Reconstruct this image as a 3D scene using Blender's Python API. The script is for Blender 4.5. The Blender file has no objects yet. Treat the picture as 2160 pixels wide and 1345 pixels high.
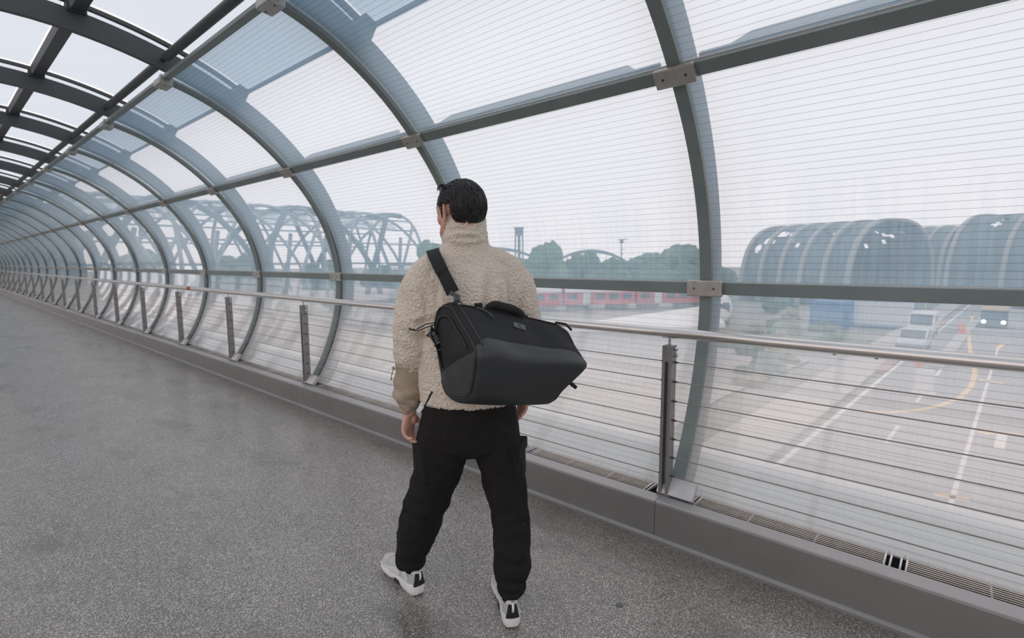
import bpy, bmesh, math, random
import numpy as np
from mathutils import Vector, Matrix
random.seed(7); rng = np.random.RandomState(7)
R = math.radians
SC = bpy.context.scene
COL = SC.collection
# ---------------------------------------------------------------- camera, sky, exposure
cam_d = bpy.data.cameras.new('camera'); cam = bpy.data.objects.new('camera', cam_d); COL.objects.link(cam)
cam_d.sensor_width = 36.0; cam_d.lens = 18.0; cam_d.clip_start = 0.05; cam_d.clip_end = 2000
CAMH = 1.4864
cam.matrix_world = Matrix.Translation((0, 0, CAMH)) @ Matrix.Rotation(R(-48.8676), 4, 'Z') @ Matrix.Rotation(R(90 - 6.4791), 4, 'X') @ Matrix.Rotation(R(-0.26446), 4, 'Z')
cam_d.dof.use_dof = True; cam_d.dof.focus_distance = 2.0; cam_d.dof.aperture_fstop = 3.2
SC.camera = cam
world = bpy.data.worlds.new('overcast_sky'); SC.world = world; world.use_nodes = True
wn = world.node_tree.nodes; wl = world.node_tree.links
bg = wn['Background']; bg.inputs['Color'].default_value = (1.10, 0.970, 0.950, 1); bg.inputs['Strength'].default_value = 1.30
SC.view_settings.view_transform = 'Standard'; SC.view_settings.look = 'None'
SC.view_settings.gamma = 1.0; SC.view_settings.exposure = 0.0; SC.view_settings.use_curve_mapping = False
SC.cycles.transparent_max_bounces = 16; SC.cycles.max_bounces = 8; SC.cycles.diffuse_bounces = 4; SC.cycles.transmission_bounces = 6
SC.cycles.caustics_reflective = False; SC.cycles.caustics_refractive = False

# ---------------------------------------------------------------- materials
def srgb(r, g, b):
    f = lambda c: ((c / 255 + 0.055) / 1.055) ** 2.4 if c > 10 else c / 255 / 12.92
    return (f(r), f(g), f(b), 1)
class NT:
    def __init__(s, name):
        s.m = bpy.data.materials.new(name); s.m.use_nodes = True; s.t = s.m.node_tree; s.n = s.t.nodes; s.l = s.t.links
        s.b = s.n['Principled BSDF']; s.out = s.n['Material Output']
    def node(s, t, **kw):
        n = s.n.new(t)
        for k, v in kw.items():
            if k.startswith('i_'):
                key = k[2:].replace('_', ' ')
                n.inputs[int(key) if key.isdigit() else key].default_value = v
            else: setattr(n, k, v)
        return n
    def link(s, a, b): s.l.new(a, b)
    def noise(s, scale, detail=3, rough=0.55, vec=None):
        n = s.node('ShaderNodeTexNoise', i_Scale=scale, i_Detail=detail, i_Roughness=rough)
        if vec is not None: s.link(vec, n.inputs['Vector'])
        return n.outputs['Fac']
    def obj(s): return s.node('ShaderNodeTexCoord').outputs['Object']
    def mapping(s, vec, scale=(1, 1, 1), rot=(0, 0, 0)):
        m = s.node('ShaderNodeMapping'); m.inputs['Scale'].default_value = scale; m.inputs['Rotation'].default_value = rot
        s.link(vec, m.inputs['Vector']); return m.outputs['Vector']
    def ramp(s, fac, stops):
        r = s.node('ShaderNodeValToRGB'); e = r.color_ramp.elements
        while len(e) < len(stops): e.new(0.5)
        for k, (p, c) in enumerate(stops): e[k].position = p; e[k].color = c if len(c) == 4 else (*c, 1)
        s.link(fac, r.inputs['Fac']); return r.outputs['Color']
    def math(s, op, a, b=None, c=None):
        n = s.node('ShaderNodeMath', operation=op)
        for k, v in enumerate((a, b, c)):
            if v is None: continue
            if isinstance(v, (int, float)): n.inputs[k].default_value = v
            else: s.link(v, n.inputs[k])
        return n.outputs[0]
    def mixc(s, fac, a, b, mode='MIX'):
        n = s.node('ShaderNodeMix', data_type='RGBA', blend_type=mode)
        for sock, v in ((n.inputs['Factor'], fac), (n.inputs[6], a), (n.inputs[7], b)):
            if isinstance(v, (int, float)): sock.default_value = v
            elif isinstance(v, tuple): sock.default_value = v
            else: s.link(v, sock)
        return n.outputs[2]
    def bump(s, h, strength=0.3, dist=0.01):
        b = s.node('ShaderNodeBump'); b.inputs['Strength'].default_value = strength; b.inputs['Distance'].default_value = dist
        s.link(h, b.inputs['Height']); s.link(b.outputs['Normal'], s.b.inputs['Normal']); return b
    def set(s, **kw):
        for k, v in kw.items():
            key = k.replace('_', ' ')
            if hasattr(v, 'links') or isinstance(v, bpy.types.NodeSocket): s.link(v, s.b.inputs[key])
            else: s.b.inputs[key].default_value = v
def plain(name, col, rough=0.6, metal=0.0, var=0.12, scale=6.0, bump=0.0, spec=0.5):
    t = NT(name); o = t.obj(); f = t.noise(scale, 4, 0.6, o)
    lo = tuple(c * (1 - var) for c in col[:3]) + (1,); hi = tuple(min(1, c * (1 + var)) for c in col[:3]) + (1,)
    t.set(Base_Color=t.ramp(f, [(0.3, lo), (0.7, hi)]), Roughness=rough, Metallic=metal); t.b.inputs['Specular IOR Level'].default_value = spec
    if bump: t.bump(t.noise(scale * 12, 3, 0.6, o), bump, 0.002)
    return t.m
M = {}
M['steel'] = plain('grey_painted_steel', (0.21, 0.255, 0.25, 1), 0.42, 0, 0.14, 2.5)
M['arch'] = plain('shaded_arch_paint', (0.072, 0.078, 0.082, 1), 0.5, 0, 0.12, 2.0)  # same paint as the ribs, with the roof shade put into the colour
M['clamp'] = plain('brushed_clamp_steel', (0.47, 0.455, 0.425, 1), 0.42, 0.65, 0.15, 14)
M['screw'] = plain('dark_screw', (0.12, 0.115, 0.11, 1), 0.4, 0.8, 0.1, 30)
M['chrome'] = plain('bright_bolt_steel', (0.72, 0.72, 0.73, 1), 0.22, 1.0, 0.08, 30)
M['post'] = plain('weathered_post_steel', (0.27, 0.265, 0.26, 1), 0.45, 0.55, 0.16, 9)
M['seal'] = plain('white_glazing_seal', (0.66, 0.67, 0.67, 1), 0.7, 0, 0.12, 60, 0.6)
M['gasket'] = plain('dark_gasket', (0.045, 0.05, 0.05, 1), 0.6)
def rail_mat():
    t = NT('brushed_handrail_steel'); o = t.obj(); v = t.mapping(o, (30, 0.6, 30)); f = t.noise(9, 5, 0.65, v)
    t.set(Base_Color=t.ramp(f, [(0.3, (0.66, 0.635, 0.61)), (0.7, (0.80, 0.775, 0.75))]), Metallic=1.0, Roughness=0.26)
    t.bump(f, 0.12, 0.001); return t.m
M['rail'] = rail_mat()
def cable_mat():
    t = NT('twisted_wire_rope'); uv = t.node('ShaderNodeTexCoord').outputs['UV']
    w = t.node('ShaderNodeTexWave', wave_type='BANDS', bands_direction='DIAGONAL'); w.inputs['Scale'].default_value = 1.0
    t.link(t.mapping(uv, (70, 2.0, 1)), w.inputs['Vector']); f = w.outputs['Fac']
    t.set(Base_Color=t.ramp(f, [(0.15, (0.16, 0.15, 0.14)), (0.6, (0.5, 0.47, 0.45))]), Metallic=0.7, Roughness=0.42)
    t.bump(f, 0.8, 0.002); return t.m
M['cable'] = cable_mat()
def kerb_mat():
    t = NT('scuffed_kerb_sheet'); o = t.obj(); f = t.noise(1.3, 6, 0.65, o); g = t.noise(4, 5, 0.7, t.mapping(o, (1, 0.35, 5)))
    c = t.ramp(f, [(0.25, (0.205, 0.203, 0.200)), (0.75, (0.275, 0.272, 0.268))])
    sc = t.node('ShaderNodeTexVoronoi', feature='DISTANCE_TO_EDGE'); sc.inputs['Scale'].default_value = 2.3
    t.link(t.mapping(o, (1, 0.5, 1.2), (0.5, 0.3, 0.7)), sc.inputs['Vector'])
    scr = t.math('LESS_THAN', sc.outputs['Distance'], 0.006)
    m2 = t.math('MULTIPLY', scr, t.math('GREATER_THAN', t.noise(2.2, 2, 0.5, o), 0.6))
    c2 = t.mixc(t.math('MULTIPLY', m2, 0.35), c, (0.42, 0.42, 0.42, 1))
    st = t.ramp(g, [(0.62, (0, 0, 0)), (0.8, (1, 1, 1))])
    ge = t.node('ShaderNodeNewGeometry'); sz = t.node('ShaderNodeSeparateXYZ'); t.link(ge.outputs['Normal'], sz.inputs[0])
    c3 = t.mixc(t.math('MULTIPLY', st, 0.3), c2, (0.14, 0.125, 0.105, 1)); top_light = t.math('MULTIPLY', t.math('GREATER_THAN', sz.outputs[2], 0.6), t.math('ADD', 0.45, t.math('MULTIPLY', f, 0.7)))
    t.set(Base_Color=t.mixc(top_light, c3, (0.50, 0.495, 0.50, 1)), Roughness=0.42, Metallic=0.3); return t.m   # flat top lightened: sky light put into the colour
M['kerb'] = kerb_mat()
def floor_mat():
    t = NT('speckled_epoxy_floor'); o = t.obj()
    def chips(scale, th, seed):
        v = t.node('ShaderNodeTexVoronoi'); v.inputs['Scale'].default_value = scale; v.inputs['Randomness'].default_value = 1.0
        wv = t.node('ShaderNodeVectorMath', operation='ADD'); wv.inputs[1].default_value = (seed, seed * 2.3, seed * .7)
        n = t.node('ShaderNodeTexNoise'); n.inputs['Scale'].default_value = scale * 1.1; t.link(o, n.inputs['Vector'])
        sc = t.node('ShaderNodeVectorMath', operation='SCALE'); sc.inputs['Scale'].default_value = 0.9 / scale; t.link(n.outputs['Color'], sc.inputs[0])
        ad = t.node('ShaderNodeVectorMath', operation='ADD'); t.link(o, ad.inputs[0]); t.link(sc.outputs[0], ad.inputs[1])
        t.link(ad.outputs[0], wv.inputs[0]); t.link(wv.outputs[0], v.inputs['Vector'])
        s = t.node('ShaderNodeSeparateColor'); t.link(v.outputs['Color'], s.inputs[0])
        ins = t.math('LESS_THAN', v.outputs['Distance'], t.math('MULTIPLY', s.outputs[0], th))
        return ins, s.outputs[1]
    big = t.noise(0.55, 5, 0.6, o); mid = t.noise(2.1, 5, 0.65, t.mapping(o, (1.3, 0.7, 1)))
    base = t.ramp(big, [(0.3, (0.112, 0.108, 0.100)), (0.7, (0.155, 0.149, 0.138))])
    base = t.mixc(t.math('MULTIPLY', t.ramp(mid, [(0.46, (0, 0, 0)), (0.66, (1, 1, 1))]), 0.5), base, (0.085, 0.082, 0.077, 1))
    a, ca = chips(215, 0.60, 0); b, cb = chips(330, 0.52, 3.1); d, cd = chips(170, 0.5, 7.7)
    c1 = t.mixc(a, base, t.ramp(ca, [(0.0, (0.48, 0.455, 0.415)), (1, (0.82, 0.78, 0.71))]))
    c2 = t.mixc(b, c1, t.ramp(cb, [(0.0, (0.36, 0.345, 0.32)), (1, (0.76, 0.72, 0.66))]))
    c3 = t.mixc(t.math('MULTIPLY', d, 0.7), c2, t.ramp(cd, [(0, (0.045, 0.043, 0.042)), (1, (0.10, 0.097, 0.093))]))
    # darker worn stains and dirt along the kerb
    stn = t.noise(1.1, 6, 0.7, t.mapping(o, (2.2, 1.0, 1), (0, 0, 0.6)))
    c4 = t.mixc(t.math('MULTIPLY', t.ramp(stn, [(0.54, (0, 0, 0)), (0.66, (1, 1, 1))]), 0.45), c3, (0.075, 0.07, 0.064, 1))
    sx = t.node('ShaderNodeSeparateXYZ'); t.link(o, sx.inputs[0])
    ed = t.node('ShaderNodeMapRange'); ed.inputs['From Min'].default_value = 2.1; ed.inputs['From Max'].default_value = 2.46; t.link(sx.outputs[0], ed.inputs['Value'])
    em = t.math('MULTIPLY', ed.outputs[0], t.math('MULTIPLY', t.noise(5, 4, 0.7, o), 0.85))
    t.set(Base_Color=t.mixc(em, c4, (0.14, 0.12, 0.098, 1)), Roughness=t.ramp(mid, [(0.3, (0.22, 0.22, 0.22)), (0.7, (0.36, 0.36, 0.36))]))
    t.b.inputs['Specular IOR Level'].default_value = 0.85
    t.bump(t.math('ADD', a, t.math('MULTIPLY', mid, 0.5)), 0.15, 0.001); return t.m
M['floor'] = floor_mat()
def glass_mat(name, dirt, lines=True, tint=(0.45, 0.66, 0.82, 1)):
    t = NT(name); uv = t.node('ShaderNodeTexCoord').outputs['UV']; sx = t.node('ShaderNodeSeparateXYZ'); t.link(uv, sx.inputs[0])
    tr = t.node('ShaderNodeBsdfTransparent'); tr.inputs['Color'].default_value = (0.905, 0.925, 0.93, 1)
    tl = t.node('ShaderNodeBsdfTranslucent'); tl.inputs['Color'].default_value = tint
    ltn = t.node('ShaderNodeMapRange'); ltn.inputs['From Min'].default_value = 1.10; ltn.inputs['From Max'].default_value = 0.55; t.link(sx.outputs[1], ltn.inputs['Value'])
    if lines: t.link(t.mixc(ltn.outputs[0], tint, (0.92, 0.955, 0.985, 1)), tl.inputs['Color'])
    df = t.node('ShaderNodeBsdfDiffuse'); df.inputs['Color'].default_value = (0.72, 0.78, 0.8, 1)
    md = t.node('ShaderNodeMixShader'); md.inputs[0].default_value = 0.12; t.link(tl.outputs[0], md.inputs[1]); t.link(df.outputs[0], md.inputs[2])
    st = t.noise(1.0, 4, 0.7, t.mapping(uv, (34, 1.6, 1))); st2 = t.noise(1.0, 5, 0.6, t.mapping(uv, (2.3, 1.5, 1))); spots = t.noise(120, 2, 0.5, uv)
    low = t.node('ShaderNodeMapRange'); low.inputs['From Min'].default_value = 0.95; low.inputs['From Max'].default_value = 0.40
    low.inputs['To Min'].default_value = 0.0; low.inputs['To Max'].default_value = 0.20; t.link(sx.outputs[1], low.inputs['Value'])
    f = t.math('ADD', dirt, low.outputs[0])
    am = t.node('ShaderNodeMapRange'); am.inputs['From Min'].default_value = 1.85; am.inputs['From Max'].default_value = 1.45
    am.inputs['To Min'].default_value = 0.015; am.inputs['To Max'].default_value = 0.34; t.link(sx.outputs[1], am.inputs['Value'])
    f = t.math('ADD', f, t.math('MULTIPLY', t.math('SUBTRACT', st, 0.5), am.outputs[0]))
    f = t.math('ADD', f, t.math('MULTIPLY', t.math('SUBTRACT', st2, 0.5), t.math('MULTIPLY', am.outputs[0], 0.6)))
    f = t.math('ADD', f, t.math('MULTIPLY', t.ramp(spots, [(0.74, (0, 0, 0)), (0.78, (1, 1, 1))]), 0.25))
    cl = t.node('ShaderNodeClamp'); cl.inputs['Min'].default_value = 0.05; cl.inputs['Max'].default_value = 0.9; t.link(f, cl.inputs['Value'])
    m1 = t.node('ShaderNodeMixShader'); t.link(cl.outputs[0], m1.inputs[0]); t.link(tr.outputs[0], m1.inputs[1]); t.link(md.outputs[0], m1.inputs[2])
    last = m1
    if lines:
        ph = t.math('FRACT', t.math('DIVIDE', sx.outputs[1], 0.0338))
        ln = t.math('LESS_THAN', ph, 0.062)
        dk = t.node('ShaderNodeBsdfDiffuse'); dk.inputs['Color'].default_value = (0.03, 0.05, 0.07, 1)
        m2 = t.node('ShaderNodeMixShader'); t.link(t.math('MULTIPLY', ln, 0.5), m2.inputs[0]); t.link(m1.outputs[0], m2.inputs[1]); t.link(dk.outputs[0], m2.inputs[2]); last = m2
    gl = t.node('ShaderNodeBsdfGlossy'); gl.inputs['Roughness'].default_value = 0.03; gl.inputs['Color'].default_value = (0.9, 0.95, 1, 1)
    ge = t.node('ShaderNodeNewGeometry'); dt = t.node('ShaderNodeVectorMath', operation='DOT_PRODUCT')
    t.link(ge.outputs['Incoming'], dt.inputs[0]); t.link(ge.outputs['Normal'], dt.inputs[1])
    sch = t.math('ADD', 0.06, t.math('MULTIPLY', t.math('POWER', t.math('SUBTRACT', 1.0, t.math('ABSOLUTE', dt.outputs['Value'])), 5.0), 0.85))
    m3 = t.node('ShaderNodeMixShader'); t.link(sch, m3.inputs[0]); t.link(last.outputs[0], m3.inputs[1]); t.link(gl.outputs[0], m3.inputs[2])
    t.link(m3.outputs[0], t.out.inputs['Surface']); return t.m
M['glass'] = glass_mat('wired_glass', 0.52); M['clear'] = glass_mat('light_fill_glass', 0.04, True)  # second glass: unseen left panes, made clearer to let in more light
def frosted():
    t = NT('frosted_roof_panel'); o = t.obj()
    tr = t.node('ShaderNodeBsdfTransparent'); tr.inputs['Color'].default_value = (0.655, 0.765, 0.825, 1)
    tl = t.node('ShaderNodeBsdfTranslucent'); tl.inputs['Color'].default_value = (0.47, 0.555, 0.63, 1)
    m = t.node('ShaderNodeMixShader'); m.inputs[0].default_value = 0.72
    t.link(t.math('ADD', 0.55, t.math('MULTIPLY', t.noise(1.6, 4, 0.6, o), 0.35)), m.inputs[0])
    t.link(tr.outputs[0], m.inputs[1]); t.link(tl.outputs[0], m.inputs[2]); t.link(m.outputs[0], t.out.inputs['Surface']); return t.m
M['frost'] = frosted()

# ---------------------------------------------------------------- mesh helpers
class MB:
    def __init__(s): s.v = []; s.f = []; s.uv = None
    def add(s, v, f):
        n = len(s.v); s.v += [tuple(p) for p in v]; s.f += [tuple(i + n for i in q) for q in f]; return s
    def box(s, c, d, rot=None):
        hx, hy, hz = d[0] / 2, d[1] / 2, d[2] / 2
        v = [Vector((x, y, z)) for x in (-hx, hx) for y in (-hy, hy) for z in (-hz, hz)]
        if rot is not None: v = [rot @ p for p in v]
        v = [p + Vector(c) for p in v]
        return s.add(v, [(0, 1, 3, 2), (4, 6, 7, 5), (0, 4, 5, 1), (2, 3, 7, 6), (0, 2, 6, 4), (1, 5, 7, 3)])
    def tube(s, pts, rad, n=8, cap=True, flat=None):
        pts = [Vector(p) for p in pts]; rad = rad if hasattr(rad, '__len__') else [rad] * len(pts)
        rings = []; up = Vector((0.123, 0.31, 0.94))
        t0 = (pts[1] - pts[0]).normalized(); a = t0.cross(up)
        if a.length < 0.05: a = t0.cross(Vector((1, 0, 0)))
        a.normalize()
        for i, p in enumerate(pts):
            t = (pts[min(i + 1, len(pts) - 1)] - pts[max(i - 1, 0)]).normalized()
            a = (a - t * a.dot(t)).normalized(); b = t.cross(a)
            r = rad[i]; r2 = r if flat is None else r * flat
            rings.append([p + a * (r * math.cos(6.28318 * k / n)) + b * (r2 * math.sin(6.28318 * k / n)) for k in range(n)])
        return s.loft(rings, cap)
    def loft(s, rings, cap=True, closed=True):
        n = len(rings[0]); v = [p for r in rings for p in r]; f = []
        for i in range(len(rings) - 1):
            for k in range(n if closed else n - 1):
                k2 = (k + 1) % n; f.append((i * n + k, i * n + k2, (i + 1) * n + k2, (i + 1) * n + k))
        if cap and closed: f.append(tuple(range(n - 1, -1, -1))); f.append(tuple((len(rings) - 1) * n + k for k in range(n)))
        return s.add(v, f)
    def mesh(s, name, mat=None, smooth=False, angle=None, bevel=0, fixn=True):
        me = bpy.data.meshes.new(name); me.from_pydata([tuple(p) for p in s.v], [], s.f)
        if fixn or bevel:
            bm = bmesh.new(); bm.from_mesh(me); bmesh.ops.recalc_face_normals(bm, faces=bm.faces)
            if bevel:
                ed = [e for e in bm.edges if len(e.link_faces) == 2 and e.calc_face_angle(0) > 0.6]
                bmesh.ops.bevel(bm, geom=ed, offset=bevel, segments=2, profile=0.6, affect='EDGES')
            bm.to_mesh(me); bm.free()
        if mat: me.materials.append(mat)
        if smooth:
            me.shade_smooth() if angle is None else me.set_sharp_from_angle(angle=angle)
            if angle is not None:
                for p in me.polygons: p.use_smooth = True
        return me
def ob(name, me, parent=None, loc=None):
    o = bpy.data.objects.new(name, me); COL.objects.link(o)
    if parent is not None: o.parent = parent
    if loc is not None: o.location = loc
    return o
def tag(o, label=None, cat=None, group=None, kind=None):
    if label: o['label'] = label
    if cat: o['category'] = cat
    if group: o['group'] = group
    if kind: o['kind'] = kind
    return o
def thing(name, label, cat, loc=(0, 0, 0), rz=0, group=None):
    o = ob(name, None, None, loc); o.rotation_euler.z = rz; o.empty_display_size = 0.2; return tag(o, label, cat, group)
def struct(name, loc=(0, 0, 0)): return tag(ob(name, None, None, loc), kind='structure')
ORD = 'first second third fourth fifth sixth seventh eighth ninth tenth eleventh twelfth thirteenth fourteenth fifteenth sixteenth seventeenth eighteenth nineteenth twentieth'.split()
def ordinal(i): return ORD[i] if i < 20 else 'twenty-' + ORD[i - 20]

# ---------------------------------------------------------------- tube bridge: cross-section
Y0, DY = 1.098, 2.0
PX, PZ = 1.243, 1.253
def interp(x, xs, ys): return float(np.interp(x, xs, ys))
def smooth_table(xs, ys):
    g = np.linspace(xs[0], xs[-1], 400); y = np.interp(g, xs, ys); ker = np.hanning(61); ker /= ker.sum()
    yp = np.convolve(np.pad(y, 30, mode='edge'), ker, 'valid'); return g, yp
RIB_G = smooth_table([-45, -34, -20, 2, 20, 42, 60, 83, 100], [1.69, 1.69, 1.69, 1.712, 1.69, 1.652, 1.672, 1.735, 1.79])
ARC_G = smooth_table([-60, -40, 0, 42, 65, 83, 97, 107, 111, 115], [1.69, 1.72, 1.735, 1.725, 1.745, 1.815, 1.93, 2.045, 2.105, 2.16])
rib_r = lambda th: interp(th, *RIB_G)
arc_r = lambda th: interp(th, *ARC_G)
def pol(th, r): return (PX + r * math.cos(R(th)), PZ + r * math.sin(R(th)))
def rib_pt(th, off=0): return pol(th, rib_r(th) + off)
def arc_pt(th, off=0): return pol(th, arc_r(th) + off)
GLZ = 0.235
KS = range(-5, 25)
Yk = lambda k: Y0 + k * DY
def strip(pts_in, pts_out, y0, y1, name, mat, smooth=True):
    mb = MB(); rings = [[(a[0], y0, a[1]), (a[0], y1, a[1]), (b[0], y1, b[1]), (b[0], y0, b[1])] for a, b in zip(pts_in, pts_out)]
    mb.loft(rings, True); return mb.mesh(name, mat, smooth, R(40))
def sheet(fn, ths, y0, y1, name, mat, thick=0.012):
    mb = MB(); rings = []
    s = 0.0; ss = []; prev = None
    for th in ths:
        p = fn(th, 0)
        if prev: s += math.hypot(p[0] - prev[0], p[1] - prev[1])
        prev = p; ss.append(s)
    me = bpy.data.meshes.new(name); v = []; f = []; n = len(ths)
    for th in ths:
        p = fn(th, 0); v += [(p[0], y0, p[1]), (p[0], y1, p[1])]
    for i in range(n - 1): f.append((2 * i, 2 * i + 1, 2 * i + 3, 2 * i + 2))
    me.from_pydata(v, [], f); uvl = me.uv_layers.new(name='UVMap')
    off = BASE_V.get(name, 0)
    for p in me.polygons:
        p.use_smooth = True
        for li in p.loop_indices:
            vi = me.loops[li].vertex_index; uvl.data[li].uv = (v[vi][1], ss[vi // 2] + off)
    me.materials.append(mat); return me
BASE_V = {'pane_low': 0.0, 'pane_mid': 1.15, 'pane_top': 2.3}
# ---------------------------------------------------------------- floor
fl = MB(); fl.add([(-1.62, -9, 0), (2.47, -9, 0), (2.47, 51, 0), (-1.62, 51, 0), (-1.62, -9, -.3), (2.47, -9, -.3), (2.47, 51, -.3), (-1.62, 51, -.3)],
       [(0, 1, 2, 3), (4, 7, 6, 5), (0, 4, 5, 1), (2, 6, 7, 3), (1, 5, 6, 2), (0, 3, 7, 4)])
tag(ob('floor', fl.mesh('floor', M['floor'])), kind='structure')

# ---------------------------------------------------------------- right glazed wall
wall = struct('wall_right')
ths_rib = [-37 + i * (121 / 44) for i in range(45)]
rib_me = strip([rib_pt(t, 0) for t in ths_rib], [rib_pt(t, 0.028) for t in ths_rib], -0.0325, 0.0325, 'rib', M['steel'])
gas_me = strip([rib_pt(t, 0.028) for t in ths_rib], [rib_pt(t, 0.048) for t in ths_rib], -0.022, 0.022, 'seal', M['seal'])
def rows(a, b, n): return [a + (b - a) * i / n for i in range(n + 1)]
gl_fn = lambda th, off: rib_pt(th, 0.046)
pane_me = [sheet(gl_fn, rows(-36.5, 1.6, 14), 0.02, DY - 0.02, 'pane_low', M['glass']),
           sheet(gl_fn, rows(2.6, 42.0, 14), 0.02, DY - 0.02, 'pane_mid', M['glass']),
           sheet(gl_fn, rows(43.0, 83.4, 14), 0.02, DY - 0.02, 'pane_top', M['glass'])]
TH = {'eye': 2.4, 'up': 42.5, 'top': 83.1}
def bar_along(th, y0, y1, w, d, off, name, mat, bevel=0.003):
    c = rib_pt(th, off + d / 2); mb = MB(); mb.box((c[0], (y0 + y1) / 2, c[1]), (d, y1 - y0, w), Matrix.Rotation(-R(th), 3, 'Y'))
    return mb.mesh(name, mat, bevel=bevel)
tr_me = {n: bar_along(th, 0.04, DY - 0.04, 0.066 if n != 'top' else 0.05, 0.032, 0.0, 'transom', M['steel']) for n, th in TH.items()}
seal_me = {n: None for n in TH}
def purlin_plate(th):
    # outer fin outside the glass with tapered ends
    prof = [(0.10, 0.088), (0.24, 0.088), (0.31, 0.165), (DY - 0.31, 0.165), (DY - 0.24, 0.088), (DY - 0.10, 0.088)]
    mb = MB(); rings = []
    ca, sa = math.cos(R(th)), math.sin(R(th))
    for y, o2 in prof:
        r0, r1 = rib_r(th) + 0.066, rib_r(th) + o2
        rings.append([(PX + r * ca - s * sa * 0.012, y, PZ + r * sa + s * ca * 0.012) for r, s in ((r0, -1), (r0, 1), (r1, 1), (r1, -1))])
    mb.loft(rings); return mb.mesh('outer_fin', M['galv'])
M['galv'] = plain('galvanised_steel', (0.33, 0.36, 0.38, 1), 0.5, 0.5, 0.15, 20)
fin_me = purlin_plate(43.5)
seal_me = {n: bar_along(TH[n], 0.03, DY - 0.03, 0.076, 0.012, 0.033, 'seal', M['seal'], 0.002) for n in ('eye', 'up')}
def plate_me(th, w, h, d, off, name='clamp_plate'):
    c = rib_pt(th, off - d / 2); mb = MB(); mb.box((c[0], 0, c[1]), (d, w, h), Matrix.Rotation(-R(th), 3, 'Y'))
    return mb.mesh(name, M['clamp'], bevel=0.008)
cl_me = {'eye': plate_me(TH['eye'], 0.20, 0.094, 0.03, 0.0), 'up': plate_me(TH['up'], 0.20, 0.094, 0.03, 0.0), 'top': plate_me(TH['top'], 0.17, 0.10, 0.055, 0.01)}
def screw_me(th, d):
    mb = MB()
    ax = Vector((math.cos(R(th)), 0, math.sin(R(th)))); c = rib_pt(th, -d); c = Vector((c[0], 0, c[1]))
    mb.tube([c - ax * 0.0025, c + ax * 0.004], [0.0065, 0.0075], 10); return mb.mesh('screw', M['screw'])
sc_me = {'eye': screw_me(TH['eye'], 0.03), 'up': screw_me(TH['up'], 0.03), 'top': screw_me(TH['top'], 0.046)}
ft = MB(); c = rib_pt(-36.6, -0.012); ft.box((c[0], 0.0, c[1]), (0.04, 0.20, 0.10), Matrix.Rotation(R(36.6), 3, 'Y'))
foot_me = ft.mesh('foot_bracket', plain('pale_bracket_steel', (0.62, 0.62, 0.63, 1), 0.45, 0.2), bevel=0.006)
ft2 = MB(); c2 = rib_pt(-39.2, 0.02); ft2.box((c2[0], 0.0, c2[1]), (0.05, 0.11, 0.06), Matrix.Rotation(R(39), 3, 'Y')); foot2_me = ft2.mesh('foot_shoe', M['gasket'], bevel=0.004)
for k in KS:
    y = Yk(k)
    ob('rib', rib_me, wall, (0, y, 0)); ob('seal_strip', gas_me, wall, (0, y, 0))
    for i, me in enumerate(pane_me): ob('glass_pane', me, wall, (0, y, 0))
    for n in TH:
        ob('transom', tr_me[n], wall, (0, y, 0))
        if n != 'top': ob('seal_strip', seal_me[n], wall, (0, y, 0))
        p = ob('clamp_plate', cl_me[n], wall, (0, y, 0))
        if -1 <= k <= 4:
            for s in (-0.056, 0.056): ob('screw', sc_me[n], p, (0, s, 0))
    ob('outer_fin', fin_me, wall, (0, y, 0))
    f_ = ob('foot_bracket', foot_me, wall, (0, y - 0.02, 0)); ob('foot_shoe', foot2_me, f_)

# left glazed wall: ribs and panes mirrored about the walkway axis, glass made clearer to brighten inside
def mirrored(me, name):
    m = me.copy(); m.name = name; m.transform(Matrix.Translation((1.0, 0, 0)) @ Matrix.Scale(-1, 4, (1, 0, 0))); m.flip_normals(); return m
wl_ = struct('wall_left'); rib_m = mirrored(rib_me, 'rib_left'); pane_m = [mirrored(m, 'pane_left') for m in pane_me]; [m.materials.__setitem__(0, M['clear']) for m in pane_m]; tr_m = {n: mirrored(m, 'transom_left') for n, m in tr_me.items()}
for k in range(-4, 12):
    ob('rib', rib_m, wl_, (0, Yk(k), 0))
    for m in pane_m: ob('glass_pane', m, wl_, (0, Yk(k), 0))
    for m in tr_m.values(): ob('transom', m, wl_, (0, Yk(k), 0))

# ---------------------------------------------------------------- ceiling: big arches, roof panels, purlins
ceil = struct('ceiling')
CX = 0.5
def full_curve(off, n=46):
    a = [arc_pt(-40 + (150.5 - 0) * i / n, off) for i in range(n + 1)]
    a = [p for p in a if p[0] > CX + 0.02]
    return a + [(2 * CX - p[0], p[1]) for p in reversed(a)]
ci, co = full_curve(0.0), full_curve(0.16)
m_ = min(len(ci), len(co))
def resample(c, n):
    c = np.array(c); d = np.r_[0, np.cumsum(np.hypot(*np.diff(c, axis=0).T))]; g = np.linspace(0, d[-1], n)
    return [(float(np.interp(t, d, c[:, 0])), float(np.interp(t, d, c[:, 1]))) for t in g]
ci, co = resample(ci, 90), resample(co, 90)
arch_me = strip(ci, co, -0.025, 0.025, 'arch', M['arch'])
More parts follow.
